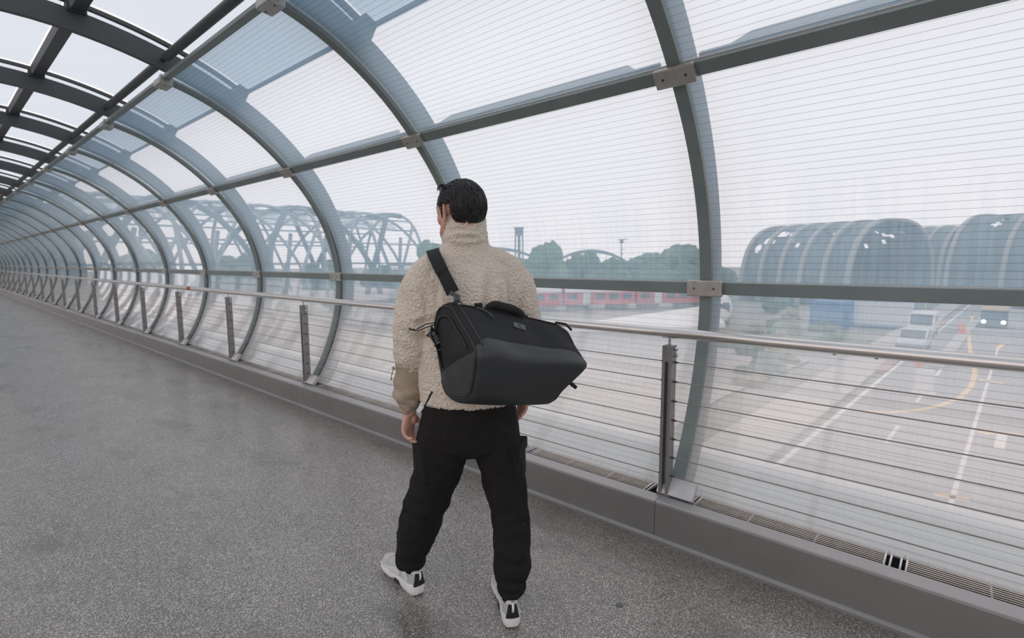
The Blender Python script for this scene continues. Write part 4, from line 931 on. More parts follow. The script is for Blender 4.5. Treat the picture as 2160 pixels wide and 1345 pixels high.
# volume: fuller on top and at the back, tapered to the nape
for i, p in enumerate(hv):
    g = 1 + 0.055 * max(0, (p[2] - .02) / .09) + 0.05 * max(0, -(p[1]) / .1) * max(0, min(1, (p[2] + .07) / .08))
    vol[i] = cen + (p - cen) * g * (1 if keep[i] else 0.90)
vol += np.array([vnoise(vol * 60, 1.0)]).T * 0.0022 * (V)
fcs = [f for f in F if any(keep[i] for i in f)]
wv = (np.array(HR.to_3x3()) @ vol.T).T + np.array(HC)
Hm.add(wv, fcs)
hr = np.random.RandomState(11)
def scalp(p): d = (np.array(p) - cen) / rad; return cen + d / np.linalg.norm(d) * rad
locks = 0
while locks < 1500:
    d = hr.normal(0, 1, 3); d /= np.linalg.norm(d); p = cen + d * rad * 1.0
    if not hairline(p): continue
    y, z = p[1], p[2]
    
    L = hr.uniform(.035, .06) if z > .02 else hr.uniform(.025, .04)
    # combed back from the forehead, falling down from the crown
    flow = np.array([0.25 * p[0] / .08, -1.0 if y > -.04 else -.15, -.35 if y > -.04 else -1.0]) + hr.normal(0, .13, 3)
    pts, q = [], p.copy(); lift = 1.015 + .05 * max(0, z / .1) + hr.uniform(0, .028)
    for i in range(6):
        dd = (q - cen) / rad; dd /= np.linalg.norm(dd); f = flow - dd * flow.dot(dd); f /= np.linalg.norm(f) + 1e-6
        g = lift + .022 * math.sin(i / 5 * 3.1) - .03 * i / 5; pts.append(tuple(HC + HR.to_3x3() @ Vector(cen + dd * rad * g))); q = q + f * L / 5
        if not hairline(q) or (q[2] < .012 and q[1] > -.05 and abs(q[0]) > .05 and i > 1): break
    if len(pts) < 4: continue
    n = len(pts); Hm.tube(pts, [(.0008 + .0021 * math.sin(3.14 * min(1, (i + .6) / n) ** .8)) * (.8 + .4 * hr.rand()) for i in range(n - 1)] + [.0006], 5, True, 0.55); locks += 1
ellipsoid(Hm, hp(0, -.034, -.060), (.060, .051, .046), HR, 3)
# loose quiff at the front and small stray curls on the right
for i in range(26):
    a = hr.uniform(-.05, .06); p0 = np.array((a, .062 + hr.uniform(-.02, .01), .085)); pts = []
    for j in range(6): pts.append(hp(p0[0] - .012 * j * .4 + .006 * math.sin(j), p0[1] + .008 * j - .0022 * j * j, p0[2] + .012 + .006 * math.sin(j * .8) - .0020 * j * j * .4))
    Hm.tube(pts, [.003, .0045, .005, .0045, .003, .0006], 5, True, .6)
for i in range(9):
    p0 = np.array((.083, -.045 + .012 * i * .5, .045 - .008 * i)); pts = [hp(p0[0] + .011 * math.sin(j * .8), p0[1] - .012 * math.cos(j * .8) + .01, p0[2] - .006 * j + .004 * i * .2) for j in range(6)]
    Hm.tube(pts, [.0012, .0013, .0012, .0011, .0009, .0004], 4)
sb = MB()
for s in (-1, 1):
    limb(Hm, [(*hp(s * .0765, .012, .01), .008), (*hp(s * .0765, .014, -.012), .0065), (*hp(s * .0755, .013, -.030), .0035)], 6, 8, .6)
part('hair', finish(Hm.mesh('hair', fixn=False), M['hair']))

# ---------------------------------------------------------------- fleece jacket
def fleece_mat():
    t = NT('cream_teddy_fleece'); o = t.obj()
    v = t.node('ShaderNodeTexVoronoi'); v.inputs['Scale'].default_value = 105; n = t.node('ShaderNodeTexNoise'); n.inputs['Scale'].default_value = 80; n.inputs['Detail'].default_value = 3; t.link(o, n.inputs['Vector'])
    sc = t.node('ShaderNodeVectorMath', operation='SCALE'); sc.inputs['Scale'].default_value = 0.010; t.link(n.outputs['Color'], sc.inputs[0])
    ad = t.node('ShaderNodeVectorMath', operation='ADD'); t.link(o, ad.inputs[0]); t.link(sc.outputs[0], ad.inputs[1]); t.link(ad.outputs[0], v.inputs['Vector'])
    big = t.noise(5, 3, .5, o)
    t.set(Base_Color=t.ramp(big, [(.3, (0.70, 0.615, 0.52)), (.7, (0.80, 0.72, 0.62))]), Roughness=0.95); t.b.inputs['Sheen Weight'].default_value = 0.35; t.b.inputs['Sheen Roughness'].default_value = .5; t.b.inputs['Specular IOR Level'].default_value = .15
    h = t.math('SUBTRACT', 1.0, v.outputs['Distance']); t.bump(h, 0.85, 0.005); return t.m
M['fleece'] = fleece_mat()
J = MB()
J.loft([ellring(twist((x, t, z)), a, b, 36) for z, a, b, t, x in ((.918, .185, .135, .0, .002), (.93, .197, .150, 0, .002), (1.0, .203, .155, 0, .0), (1.12, .203, .152, 0, 0), (1.25, .202, .148, -.004, .0), (1.34, .200, .143, -.006, 0), (1.40, .192, .134, -.006, 0), (1.45, .172, .118, -.004, 0), (1.49, .140, .098, 0, -.001), (1.525, .108, .085, .0, -.002), (1.56, .090, .080, .0, -.003), (1.585, .080, .074, .0, -.004))])
limb(J, [(-.03, -.01, 1.492, .062), (-.11, -.018, 1.470, .062), (-.168, -.022, 1.428, .064)], 8); limb(J, [(.03, .005, 1.492, .062), (.115, .012, 1.474, .064), (.182, .02, 1.432, .066)], 8)
limb(J, [(-.158, -.022, 1.425, .068), (-.180, -.030, 1.385, .076), (-.198, -.033, 1.32, .078), (-.210, -.024, 1.21, .079), (-.222, .0, 1.10, .071), (-.224, .003, 1.085, .066)], 18, 24)
limb(J, [(.178, .02, 1.425, .070), (.196, .022, 1.38, .079), (.212, .024, 1.31, .078), (.229, .034, 1.22, .077), (.235, .052, 1.10, .070), (.236, .056, 1.085, .066)], 18, 24)
# standing collar: thick band round the neck
cr = []
for a in range(0, 40):
    t = 6.283185 * a / 40; ring = []
    tall = 0.020 * max(0, -math.sin(t)) - 0.010 * max(0, math.sin(t))
    for rr, z in ((.086, 1.545), (.0925, 1.565), (.091, 1.585), (.0865, 1.60), (.085, 1.622), (.0835, 1.655 + tall), (.079, 1.668 + tall), (.068, 1.666 + tall), (.060, 1.650), (.060, 1.56), (.064, 1.545)):
        ring.append((-.004 + rr * math.cos(t) * .99, -.001 + rr * .98 * math.sin(t), z))
    cr.append(ring)
cr.append(cr[0]); J.loft(cr, False)
jme = remesh(J, 0.0039, 3, 0.5)
co = coords(jme)
def crease(co, segs):
    d = np.zeros(len(co))
    for (a, b, w, dep) in segs:
        a, b = np.array(a), np.array(b); ab = b - a; t = np.clip(((co - a) @ ab) / (ab @ ab), 0, 1); q = a + t[:, None] * ab
        r = np.linalg.norm(co - q, axis=1) / w; fade = np.sin(np.pi * np.clip(t * .9 + .05, 0, 1)) ** .7
        d += fade * dep * (np.exp(-r * r) - 0.55 * np.exp(-((r - 2.0) ** 2) * 1.2))
    return d
JS = [((.09, -.12, 1.44), (.07, -.16, 1.27), .017, -.018), ((.07, -.15, 1.33), (.055, -.16, 1.16), .018, -.014), ((.155, -.07, 1.42), (.165, -.09, 1.24), .016, -.026), ((.17, -.06, 1.27), (.19, -.06, 1.15), .014, -.018),
      ((-.115, -.11, 1.40), (-.112, -.115, 1.22), .016, -.028), ((-.16, -.10, 1.38), (-.135, -.11, 1.25), .014, -.014), ((-.105, -.12, 1.27), (-.20, -.10, 1.25), .013, -.014),
      ((-.15, -.10, 1.235), (-.27, -.05, 1.275), .016, -.012), ((-.14, -.09, 1.18), (-.24, -.09, 1.22), .018, -.014), ((-.26, -.07, 1.24), (-.255, -.07, 1.13), .013, -.012), ((-.16, -.07, 1.13), (-.27, -.05, 1.115), .012, -.010),
      ((.02, -.10, 1.605), (-.07, -.07, 1.60), .009, -.008), ((-.05, -.085, 1.575), (.06, -.085, 1.572), .008, -.010), ((.065, -.06, 1.62), (.03, -.09, 1.595), .008, -.006), ((-.03, -.15, 1.46), (.05, -.15, 1.43), .02, .006),
      ((.23, -.05, 1.38), (.20, -.05, 1.26), .016, -.012), ((-.03, -.16, 1.30), (.03, -.16, 1.18), .02, -.008)]
nr_ = normals(jme); d = crease(co, JS) * .8
low = 0.0028 * vnoise(co + 1.7, 26) * np.clip((1.6 - co[:, 2]) / .2, 0, 1)
setco(jme, co + nr_ * (d + low)[:, None])
tv = bpy.data.textures.new('fleece_clumps', 'VORONOI'); tv.noise_scale = 0.0095; tv.distance_metric = 'DISTANCE'; tv.noise_intensity = 1.2
tc = bpy.data.textures.new('fleece_curl', 'CLOUDS'); tc.noise_scale = 0.012; tc.noise_depth = 1
jme = evaluated(jme, [('SMOOTH', dict(factor=.5, iterations=1)), ('SUBSURF', dict(subdivision_type='SIMPLE', levels=1, render_levels=1)), ('DISPLACE', dict(texture=tc, strength=0.003, mid_level=.5, texture_coords='LOCAL')), ('DISPLACE', dict(texture=tv, strength=-0.0055, mid_level=.6, texture_coords='LOCAL'))])
jacket = part('fleece_jacket', finish(jme, M['fleece']))
M['nylon'] = plain('tan_nylon', (0.40, 0.325, 0.25, 1), 0.55, 0, 0.07, 20, 0.1)
def cuff(pts, seed):
    c = MB(); limb(c, pts, 16, 24); me = remesh(c, 0.004, 3); co = coords(me); n = normals(me); z = co[:, 2]
    th = np.arctan2(co[:, 1] - .015, co[:, 0] - np.sign(pts[0][0]) * .237)
    f = .0032 * np.sin(z * 95 + 2.2 * np.sin(th * 1.0 + seed) + 1.3 * np.sin(2 * th)) * np.clip((1.06 - z) / .10, 0, 1) + .0022 * np.sin(z * 190 + 3 * th + seed) * np.clip((.96 - z) / .05, 0, 1) + .003 * vnoise(co, 40)
    setco(me, co + n * f[:, None]); return finish(me, M['nylon'])
cl_ = ob('cuff', cuff([(-.224, .002, 1.088, .063), (-.230, .010, 1.045, .061), (-.240, .019, .97, .062), (-.244, .024, .925, .058), (-.244, .026, .905, .046), (-.244, .026, .898, .040)], 0.4), jacket)
cr_ = ob('cuff', cuff([(.236, .055, 1.088, .062), (.235, .066, 1.04, .060), (.230, .078, .99, .050), (.228, .081, .975, .040)], 2.0), jacket)
mb = MB(); mb.loft([ellring((-.2245, .003, z), .0655, .0655, 28) for z in (1.068, 1.072, 1.088, 1.092)]); ob('cuff_band', mb.mesh('cuff_band', M['nylon'], True), cl_)
mb = MB(); mb.tube([(-.291, -.012, 1.066), (-.300, -.015, 1.062)], .007, 10); mb.tube([(-.297, -.015, 1.06), (-.303, -.018, 1.04), (-.305, -.018, 1.025), (-.300, -.016, 1.04), (-.297, -.015, 1.06)], .0012, 5); mb.tube([(-.305, -.018, 1.026), (-.304, -.018, 1.018)], .004, 8)
ob('cord_toggle', mb.mesh('cord_toggle', M['nylon'], True), cl_)
M['cord'] = plain('black_cord', (0.012, 0.012, 0.012, 1), 0.6)
mb = MB(); mb.tube([(-.135, -.150, 1.00), (-.15, -.152, .975), (-.165, -.15, .945), (-.172, -.148, .928), (-.16, -.15, .95), (-.146, -.153, .975), (-.135, -.150, 1.0)], .0018, 6); mb.tube([(-.135, -.15, .999), (-.147, -.152, .98)], .0045, 8); mb.tube([(-.172, -.148, .93), (-.178, -.146, .918)], .003, 6)
ob('hem_cord', mb.mesh('hem_cord', M['cord']), jacket)
mb = MB(); mb.loft([ellring(twist((.002, 0, z)), a, b, 36) for z, a, b in ((.911, .180, .132), (.914, .184, .136), (.926, .186, .138), (.93, .17, .12))]); ob('hem_band', mb.mesh('hem_band', M['cord'], True), jacket)

# ---------------------------------------------------------------- cargo trousers
def trouser_mat():
    t = NT('black_cotton_twill'); o = t.obj(); f = t.noise(7, 4, .6, o)
    t.set(Base_Color=t.ramp(f, [(.3, (0.0135, 0.0132, 0.0125)), (.75, (0.019, 0.0185, 0.018))]), Roughness=.9); t.b.inputs['Specular IOR Level'].default_value = .22; t.bump(t.noise(260, 2, .5, o), .15, .001); return t.m
M['trouser'] = trouser_mat()
T = MB()
T.loft([ellring((.004, 0, z), a, b, 36, TW * .5) for z, a, b in ((.70, .06, .07), (.735, .15, .125), (.80, .186, .140), (.88, .192, .140), (.95, .175, .128), (.98, .16, .12))])
limb(T, [(-.090, 0, .88, .098), (-.104, .02, .745, .108), (-.128, .045, .625, .099), (-.166, .075, .50, .092), (-.203, .10, .395, .092), (-.236, .125, .30, .087), (-.260, .146, .21, .074), (-.268, .158, .168, .066)], 22, 28)
limb(T, [(.102, 0, .88, .098), (.111, 0, .745, .101), (.135, -.02, .639, .090), (.151, -.04, .514, .079), (.163, -.05, .437, .077), (.169, -.068, .324, .081), (.171, -.08, .26, .076), (.164, -.088, .21, .068)], 22, 28)
# hems: the cloth stacks in soft rolls above the shoes
for c, rr in (((-.269, .160, .148), .066), ((.161, -.090, .162), .060)):
    T.loft([ellring((c[0], c[1], c[2] + dz), rr * s, rr * s * 1.05, 28) for dz, s in ((-.032, .86), (-.026, .98), (-.008, 1.04), (.012, 1.0), (.03, 1.06), (.06, 1.0))])
tme = remesh(T, 0.0055, 5); co = coords(tme); n = normals(tme)
TS = [((-.262, .07, .475), (-.262, .09, .43), .03, .012), ((-.225, .05, .60), (-.228, .03, .56), .02, -.012), ((-.30, .05, .44), (-.17, .02, .42), .018, -.016), ((-.31, .06, .39), (-.16, .04, .36), .016, -.012), ((-.28, .03, .50), (-.12, -.02, .47), .018, -.010), ((-.33, .1, .24), (-.20, .09, .22), .014, -.012), ((-.33, .1, .19), (-.20, .1, .16), .012, -.010),
      ((.10, -.12, .42), (.24, -.12, .45), .016, -.012), ((.10, -.14, .30), (.24, -.14, .27), .016, -.013), ((.11, -.15, .22), (.23, -.15, .20), .013, -.013), ((.12, -.15, .17), (.21, -.16, .155), .011, -.010), ((.02, -.13, .72), (.16, -.10, .60), .02, -.012), ((-.01, -.13, .72), (-.16, -.08, .62), .02, -.012),
      ((.22, -.05, .62), (.23, -.08, .42), .014, .012), ((.20, -.10, .40), (.22, -.12, .26), .013, .010)]
setco(tme, co + n * (crease(co, TS) * .65 + .003 * vnoise(co, 22) * np.clip((.8 - co[:, 2]) * 4, 0, 1))[:, None])
tcl = bpy.data.textures.new('cloth_rumple', 'CLOUDS'); tcl.noise_scale = 0.11; tcl.noise_depth = 2; tcl2 = bpy.data.textures.new('cloth_rumple_fine', 'MARBLE'); tcl2.noise_scale = .12; tcl2.turbulence = 9
tme = evaluated(tme, [('DISPLACE', dict(texture=tcl, strength=0.020, mid_level=.5, texture_coords='LOCAL')), ('DISPLACE', dict(texture=tcl2, strength=0.005, mid_level=.5, texture_coords='LOCAL')), ('SMOOTH', dict(factor=.5, iterations=3))])
trous = part('cargo_trousers', finish(tme, M['trouser']))
def pocket(c, size, rz, lean):
    mb = MB(); mb.box((0, 0, 0), size); me = mb.mesh('cargo_pocket', M['trouser'], True, R(60), bevel=.014); o = ob('cargo_pocket', me, trous, c); o.rotation_euler = (lean, 0, rz)
    mb = MB(); mb.box((.004, 0, size[2] / 2 - .02), (size[0] + .004, size[1] + .006, .045)); ob('pocket_flap', mb.mesh('pocket_flap', M['trouser'], bevel=.006), o); return o
pocket((.199, -.03, .665), (.040, .14, .165), R(-20), R(4)); pocket((-.196, .02, .66), (.042, .14, .16), R(22), R(-6))
M['stitch'] = plain('grey_stitch', (0.075, 0.075, 0.08, 1), .8)
mb = MB(); mb.tube([(.172, -.126, .419), (.188, -.122, .423), (.205, -.114, .428), (.220, -.102, .434), (.231, -.086, .440), (.238, -.066, .448)], .0009, 4); ob('knee_seam', mb.mesh('knee_seam', M['stitch']), trous)

# ---------------------------------------------------------------- running shoes
M['shoe_white'] = plain('white_shoe_foam', (0.88, 0.88, 0.91, 1), 0.5, 0, 0.03, 30); M['shoe_mesh'] = plain('pale_grey_shoe_mesh', (0.50, 0.54, 0.56, 1), 0.6, 0, 0.10, 60, 0.4)
M['shoe_silver'] = plain('silver_shoe_overlay', (0.74, 0.75, 0.76, 1), 0.38, 0.15, 0.06, 40); M['shoe_black'] = plain('black_shoe_rubber', (0.012, 0.012, 0.012, 1), 0.5); M['shoe_toe'] = plain('cream_toe_mesh', (0.60, 0.56, 0.53, 1), 0.7, 0, 0.08, 80, .4)
SY = [0, .012, .035, .075, .12, .165, .21, .25, .28, .297, .303]; SW = [.018, .029, .0355, .0355, .0330, .0375, .0440, .0455, .0390, .0240, .0100]
wid = lambda y: float(np.interp(y, SY, SW)); ctr = lambda y: float(np.interp(y, [0, .1, .2, .3], [0, .001, .003, -.004]))
def shoe(loc, ang, s, pitch=0):
    g = part('shoe', None); g.location = loc; g.rotation_euler = (pitch, 0, R(ang)); g.empty_display_size = .1; g.scale = (1.05, 1.08, 1.12)
    yy = np.linspace(0, .303, 34)
    # chunky sculpted sole: heel block, arch cut-out, forefoot
    base = lambda y: float(np.interp(y, [0, .02, .05, .10, .118, .135, .155, .175, .25, .303], [.012, .002, 0, .0, .006, .016, .014, .002, .001, .020]))
    top = lambda y: float(np.interp(y, [0, .02, .06, .12, .18, .25, .303], [.054, .052, .046, .042, .036, .033, .040]))
    mb = MB(); rings = []
    for y in yy:
        w, c, b, t = wid(y), ctr(y) * s, base(y), top(y); rings.append([(c - w * .80, y, b), (c + w * .80, y, b), (c + w * .98, y, b + .008), (c + w * 1.06, y, b + (t - b) * .45), (c + w * 1.0, y, b + (t - b) * .62), (c + w * 1.05, y, t - .004), (c + w * .98, y, t), (c - w * .98, y, t), (c - w * 1.05, y, t - .004), (c - w * 1.0, y, b + (t - b) * .62), (c - w * 1.06, y, b + (t - b) * .45), (c - w * .98, y, b + .008)])
    mb.loft(rings); ob('sole', mb.mesh('sole', M['shoe_white'], True, R(48)), g)
    mb = MB(); mb.box((0, .136, .016), (.074, .050, .018)); ob('arch_plate', mb.mesh('arch_plate', M['shoe_black'], bevel=.004), g)
    hgt = lambda y: float(np.interp(y, [0, .01, .03, .06, .09, .12, .16, .20, .25, .285, .303], [.088, .104, .108, .098, .094, .100, .092, .080, .066, .056, .045]))
    mb = MB(); rings = []
    for y in np.linspace(.004, .300, 34):
        w, c, t, h = wid(y) * .97, ctr(y) * s, top(y) - .006, hgt(y); r = []
        for a in range(0, 181, 15):
            x = math.cos(R(a)); z = math.sin(R(a)) ** (.62 if y < .1 else .8); taper = 1 - (.24 if y < .16 else .12) * z
            r.append((c + w * x * taper, y, t + (h - t) * z))
        rings.append(r)
    mb.loft(rings); ob('upper', mb.mesh('upper', M['shoe_mesh'], True, R(60)), g)
    def patch(ys, a0, a1, name, mat, off=.0022, n=8):
        mb = MB(); rings = []
        for y, A0, A1 in ys:
            w, c, t, h = wid(y) * .97, ctr(y) * s, top(y) - .006, hgt(y); o, i_ = [], []
            for q in range(n + 1):
                a = A0 + (A1 - A0) * q / n; x = math.cos(R(a)); z = max(0, math.sin(R(a))) ** (.62 if y < .1 else .8); tp = 1 - (.24 if y < .16 else .12) * z; p = Vector((w * x * tp, 0, (h - t) * z)); nn = Vector((x, 0, .8 * z)).normalized() * off
                o.append((c + p.x + nn.x, y, t + p.z + nn.z)); i_.append((c + p.x - nn.x, y, t + p.z - nn.z))
            rings.append(o + i_[::-1])
        mb.loft(rings); ob(name, mb.mesh(name, mat, True, R(50)), g)
    patch([(.225, 0, 180), (.25, 0, 180), (.28, 0, 180), (.299, 0, 180)], 0, 180, 'toe_cap', M['shoe_toe'])
    patch([(.004, 52, 128), (.02, 40, 140), (.05, 38, 142), (.085, 44, 136)], 0, 0, 'collar', M['shoe_white'], .0038)
    for s2 in (0, 1):
        f = (lambda a, b: (a, b)) if s2 == 0 else (lambda a, b: (180 - a, 180 - b))
        patch([(.045, *f(2, 14)), (.075, *f(2, 40)), (.095, *f(14, 62)), (.12, *f(40, 78))], 0, 0, 'side_overlay', M['shoe_silver'])
        patch([(.12, *f(2, 26)), (.15, *f(2, 30)), (.185, *f(2, 24)), (.23, *f(2, 18)), (.27, *f(2, 14))], 0, 0, 'mudguard', M['shoe_silver'])
        patch([(.125, *f(34, 58)), (.135, *f(34, 62)), (.15, *f(36, 64)), (.16, *f(38, 60))], 0, 0, 'side_badge', M['shoe_white'], .003)
        patch([(.139, *f(42, 52)), (.143, *f(42, 54)), (.147, *f(42, 52))], 0, 0, 'badge_mark', M['shoe_black'], .0042)
    mb = MB(); mb.loft([[(x * k, y, z) for x, y in ((-.5, .0), (-.3, -.0045), (0, -.006), (.3, -.0045), (.5, .0), (.5, .012), (-.5, .012))] for k, z, y0 in ((.054, .047, 0), (.044, .064, 0), (.037, .082, 0), (.030, .096, 0))])
    mb.v = [(x, y + .0022 + max(0, (z - .05)) * .05, z) for x, y, z in mb.v]; ob('heel_tab', mb.mesh('heel_tab', M['shoe_black'], True, R(50)), g)
    mb = MB(); mb.tube([(0, -.003, .070), (0, -.008, .086), (0, -.006, .100), (0, .006, .106)], .0045, 8, True, .4); ob('pull_loop', mb.mesh('pull_loop', M['shoe_white'], True), g)
    mb = MB(); mb.loft([ellring((0, .060, z), .036 * k, .042 * k, 18) for z, k in ((.085, .9), (.10, 1.0), (.135, .95), (.16, .9))]); ob('sock', mb.mesh('sock', M['trouser'], True), g)
    for y in (.135, .152, .169, .186, .203):
        mb = MB(); w = wid(y) * .36; h = hgt(y); mb.tube([(-w, y - .006, h - .008), (0, y, h + .004), (w, y + .006, h - .008)], .0026, 6); ob('lace', mb.mesh('lace', M['shoe_white'], True), g)
shoe((-.228, .112, 0.0), 35, -1); shoe((.166, -.137, 0.0), 5, 1)
# ---------------------------------------------------------------- black duffel bag on the man's shoulder (same local frame as the man)
def nylon_black():
    t = NT('black_bag_nylon'); o = t.obj(); f = t.noise(9, 4, .6, o); w = t.noise(420, 2, .5, o)
    t.set(Base_Color=t.ramp(f, [(.3, (0.0185, 0.0195, 0.0205)), (.75, (0.026, 0.0275, 0.029))]), Roughness=.72); t.b.inputs['Specular IOR Level'].default_value = .3; t.bump(t.math('ADD', w, t.math('MULTIPLY', t.noise(22, 4, .6, o), 2.0)), .35, .002); return t.m
def tarp_black():
    t = NT('black_bag_tarpaulin'); o = t.obj(); f = t.noise(5, 4, .6, o)
    t.set(Base_Color=t.ramp(f, [(.3, (0.029, 0.0335, 0.037)), (.75, (0.040, 0.0455, 0.050))]), Roughness=.46); t.b.inputs['Specular IOR Level'].default_value = .55; t.bump(t.math('ADD', t.noise(14, 3, .5, o), t.math('MULTIPLY', t.noise(300, 2, .5, o), .15)), .25, .004); return t.m
M['bag'] = nylon_black(); M['tarp'] = tarp_black()
M['piping'] = plain('bag_piping', (0.022, 0.024, 0.026, 1), .55); M['web'] = plain('black_webbing', (0.0105, 0.011, 0.0115, 1), .75, 0, .1, 60, .4); M['buckle'] = plain('grey_plastic_buckle', (0.075, 0.085, 0.095, 1), .4)
# closed outline at the left and at the right end: (x, y, z), the same corner order
EL = [(-.105, -.155, 1.325), (-.058, -.20, 1.331), (-.020, -.285, 1.278), (.022, -.375, 1.212), (.030, -.400, 1.165), (.012, -.350, 1.035), (-.035, -.250, .984), (-.088, -.165, .992), (-.118, -.130, 1.12), (-.128, -.128, 1.255)]
ER = [(.352, -.125, 1.238), (.378, -.150, 1.225), (.402, -.185, 1.180), (.425, -.235, 1.128), (.430, -.250, 1.098), (.345, -.225, 1.005), (.318, -.175, .950), (.285, -.135, .958), (.340, -.115, 1.08), (.358, -.112, 1.185)]
EL, ER = np.array(EL), np.array(ER)
NV = 60
def closed_curve(P, n, sharp=0.5):
    k = len(P); out = []
    for j in range(n):
        u = j / n * k; i = int(u); f = u - i; p0, p1, p2, p3 = P[(i - 1) % k], P[i % k], P[(i + 1) % k], P[(i + 2) % k]; m1, m2 = (p2 - p0) * .5 * sharp, (p3 - p1) * .5 * sharp
        out.append((2 * f**3 - 3 * f**2 + 1) * p1 + (f**3 - 2 * f**2 + f) * m1 + (-2 * f**3 + 3 * f**2) * p2 + (f**3 - f**2) * m2)
    return np.array(out)
CLf, CRt = closed_curve(EL, NV, .85), closed_curve(ER, NV, .85)
def bag_ring(s):
    c = CLf * (1 - s) + CRt * s; cen = c.mean(0); b = 1 + .055 * math.sin(math.pi * s) ** .6
    b = b * (1 - .10 * max(0, (.03 - s) / .03) ** 2 - .10 * max(0, (s - .97) / .03) ** 2)
    d = c - cen; c = cen + d * b
    sag = np.zeros(NV); v = np.arange(NV) / NV * 10
    sag += .008 * math.sin(9 * s + .5) * np.exp(-((v - 3.2) / .9) ** 2) + .006 * math.sin(17 * s) * np.exp(-((v - 2.0) / .7) ** 2) - .010 * np.exp(-((s - .18) / .07) ** 2) * np.exp(-((v - 3.9) / .5) ** 2)
    sag += -.012 * np.exp(-((v - 5.0) / .6) ** 2) * math.sin(math.pi * s)
    n = d / np.linalg.norm(d, axis=1)[:, None]; c = c + n * sag[:, None]
    lim = -.166 + .42 * np.clip(np.abs(c[:, 0]) - .07, 0, .14); back = (v > 7.2) | (v < .3); c[:, 1] = np.where(back, np.minimum(c[:, 1], np.maximum(lim, c[:, 1] - 9)), c[:, 1])
    return c
SS = np.r_[0, .01, .03, np.linspace(.06, .94, 40), .97, .99, 1]
GRID = np.array([bag_ring(s) for s in SS])
def bag_pt(s, v, off=0.0):
    i = np.interp(s, SS, np.arange(len(SS))); i0 = int(min(i, len(SS) - 2)); fi = i - i0; u = (v / 10 * NV) % NV; j0 = int(u); fj = u - j0
    g = lambda a, b: GRID[a][b % NV]
    p = (g(i0, j0) * (1 - fj) + g(i0, j0 + 1) * fj) * (1 - fi) + (g(i0 + 1, j0) * (1 - fj) + g(i0 + 1, j0 + 1) * fj) * fi
    ds = g(i0 + 1, j0) - g(i0, j0); dv = g(i0, j0 + 1) - g(i0, j0 - 1); n = np.cross(ds, dv); n /= np.linalg.norm(n) + 1e-9
    cen = GRID[i0].mean(0)
    if n @ (p - cen) < 0: n = -n
    return p + n * off
bag = ob('duffel_bag', None, None, PO); bag.rotation_euler.z = PR; bag.empty_display_size = .2
tag(bag, 'black duffel bag with a glossy lower half hanging across the man\'s back', 'bag')
seam_v = lambda s: 2.62 + .42 * math.exp(-(s / .07) ** 2) + .25 * math.exp(-((1 - s) / .05) ** 2)
def surf(v0, v1, name, mat, off, nv, ns=46):
    mb = MB(); 
    for s in np.linspace(0, 1, ns):
        a, b = v0(s), v1(s); mb.v += [tuple(bag_pt(s, a + (b - a) * q / nv, off)) for q in range(nv + 1)]
    for i in range(ns - 1):
        for q in range(nv): mb.f.append((i * (nv + 1) + q, i * (nv + 1) + q + 1, (i + 1) * (nv + 1) + q + 1, (i + 1) * (nv + 1) + q))
    return ob(name, finish(mb.mesh(name, mat), mat), bag)
surf(lambda s: -2.6, lambda s: seam_v(s) + .03, 'upper_panel', M['bag'], 0.0, 40)
surf(seam_v, lambda s: 7.42, 'lower_panel', M['tarp'], 0.0015, 40)
# end caps, pillowed outwards, with a raised zip piping frame
def end_cap(s, sign, name, mat, lo=0.0):
    R0 = np.array([bag_pt(s, 10 * j / NV, 0.0) for j in range(NV)]); cen = R0.mean(0); ax_ = (CRt.mean(0) - CLf.mean(0)); ax_ /= np.linalg.norm(ax_); mb = MB(); rings = []
    for q in range(0, 9):
        k = 1 - q / 9; bul = .020 * math.sin((q / 9) * math.pi / 2); rings.append([tuple(p) for p in cen + (R0 - cen) * k + sign * ax_ * (bul + lo)])
    mb.loft(rings, False); mb.f.append(tuple(len(mb.v) - NV + j for j in range(NV))); return ob(name, finish(mb.mesh(name, mat), mat), bag), R0, cen, ax_
cap, R0, cen, axb = end_cap(0, -1, 'end_panel', M['bag']); end_cap(1, 1, 'end_panel', M['bag'])
def tube_part(pts, r, name, mat, parent=bag, n=8, flat=None):
    mb = MB(); mb.tube([tuple(p) for p in pts], r, n, True, flat); return ob(name, mb.mesh(name, M[mat], True), parent)
tube_part([bag_pt(0.004, v, .0015) for v in np.linspace(-1.6, 7.4, 60)], .0042, 'edge_piping', 'piping')
tube_part([bag_pt(0.055, v, .001) for v in np.linspace(-.4, 3.0, 30)], .0040, 'edge_piping', 'piping')
tube_part([bag_pt(0.996, v, .0015) for v in np.linspace(-1.6, 7.4, 60)], .0042, 'edge_piping', 'piping')
tube_part([cen + (np.array(bag_pt(0, v)) - cen) * .80 - axb * .010 for v in np.linspace(-1.2, 3.2, 36)], .0035, 'zip_piping', 'piping', cap)
tube_part([bag_pt(s, seam_v(s), .0016) for s in np.linspace(.004, .996, 60)], .0014, 'seam', 'piping')
tube_part([bag_pt(s, seam_v(s) - .10, .0012) for s in np.linspace(.02, .98, 60)], .0007, 'stitching', 'stitch')
# lower end cover in tarpaulin on the visible end: the cap cut along a slanting seam
bm = bmesh.new(); bm.from_mesh(cap.data); d_ = Vector((0, .25, -.135)).normalized(); nrm = Vector((0, d_.z, -d_.y)); nrm = -nrm if nrm.z < 0 else nrm
cutp = Vector((0, -.385, 1.190)); bmesh.ops.bisect_plane(bm, geom=bm.verts[:] + bm.edges[:] + bm.faces[:], plane_co=cutp, plane_no=nrm, clear_outer=True)
for v in bm.verts: v.co += Vector(-axb * .0022)
me = bpy.data.meshes.new('end_cover'); bm.to_mesh(me); bm.free(); ob('end_cover', finish(me, M['tarp']), cap)
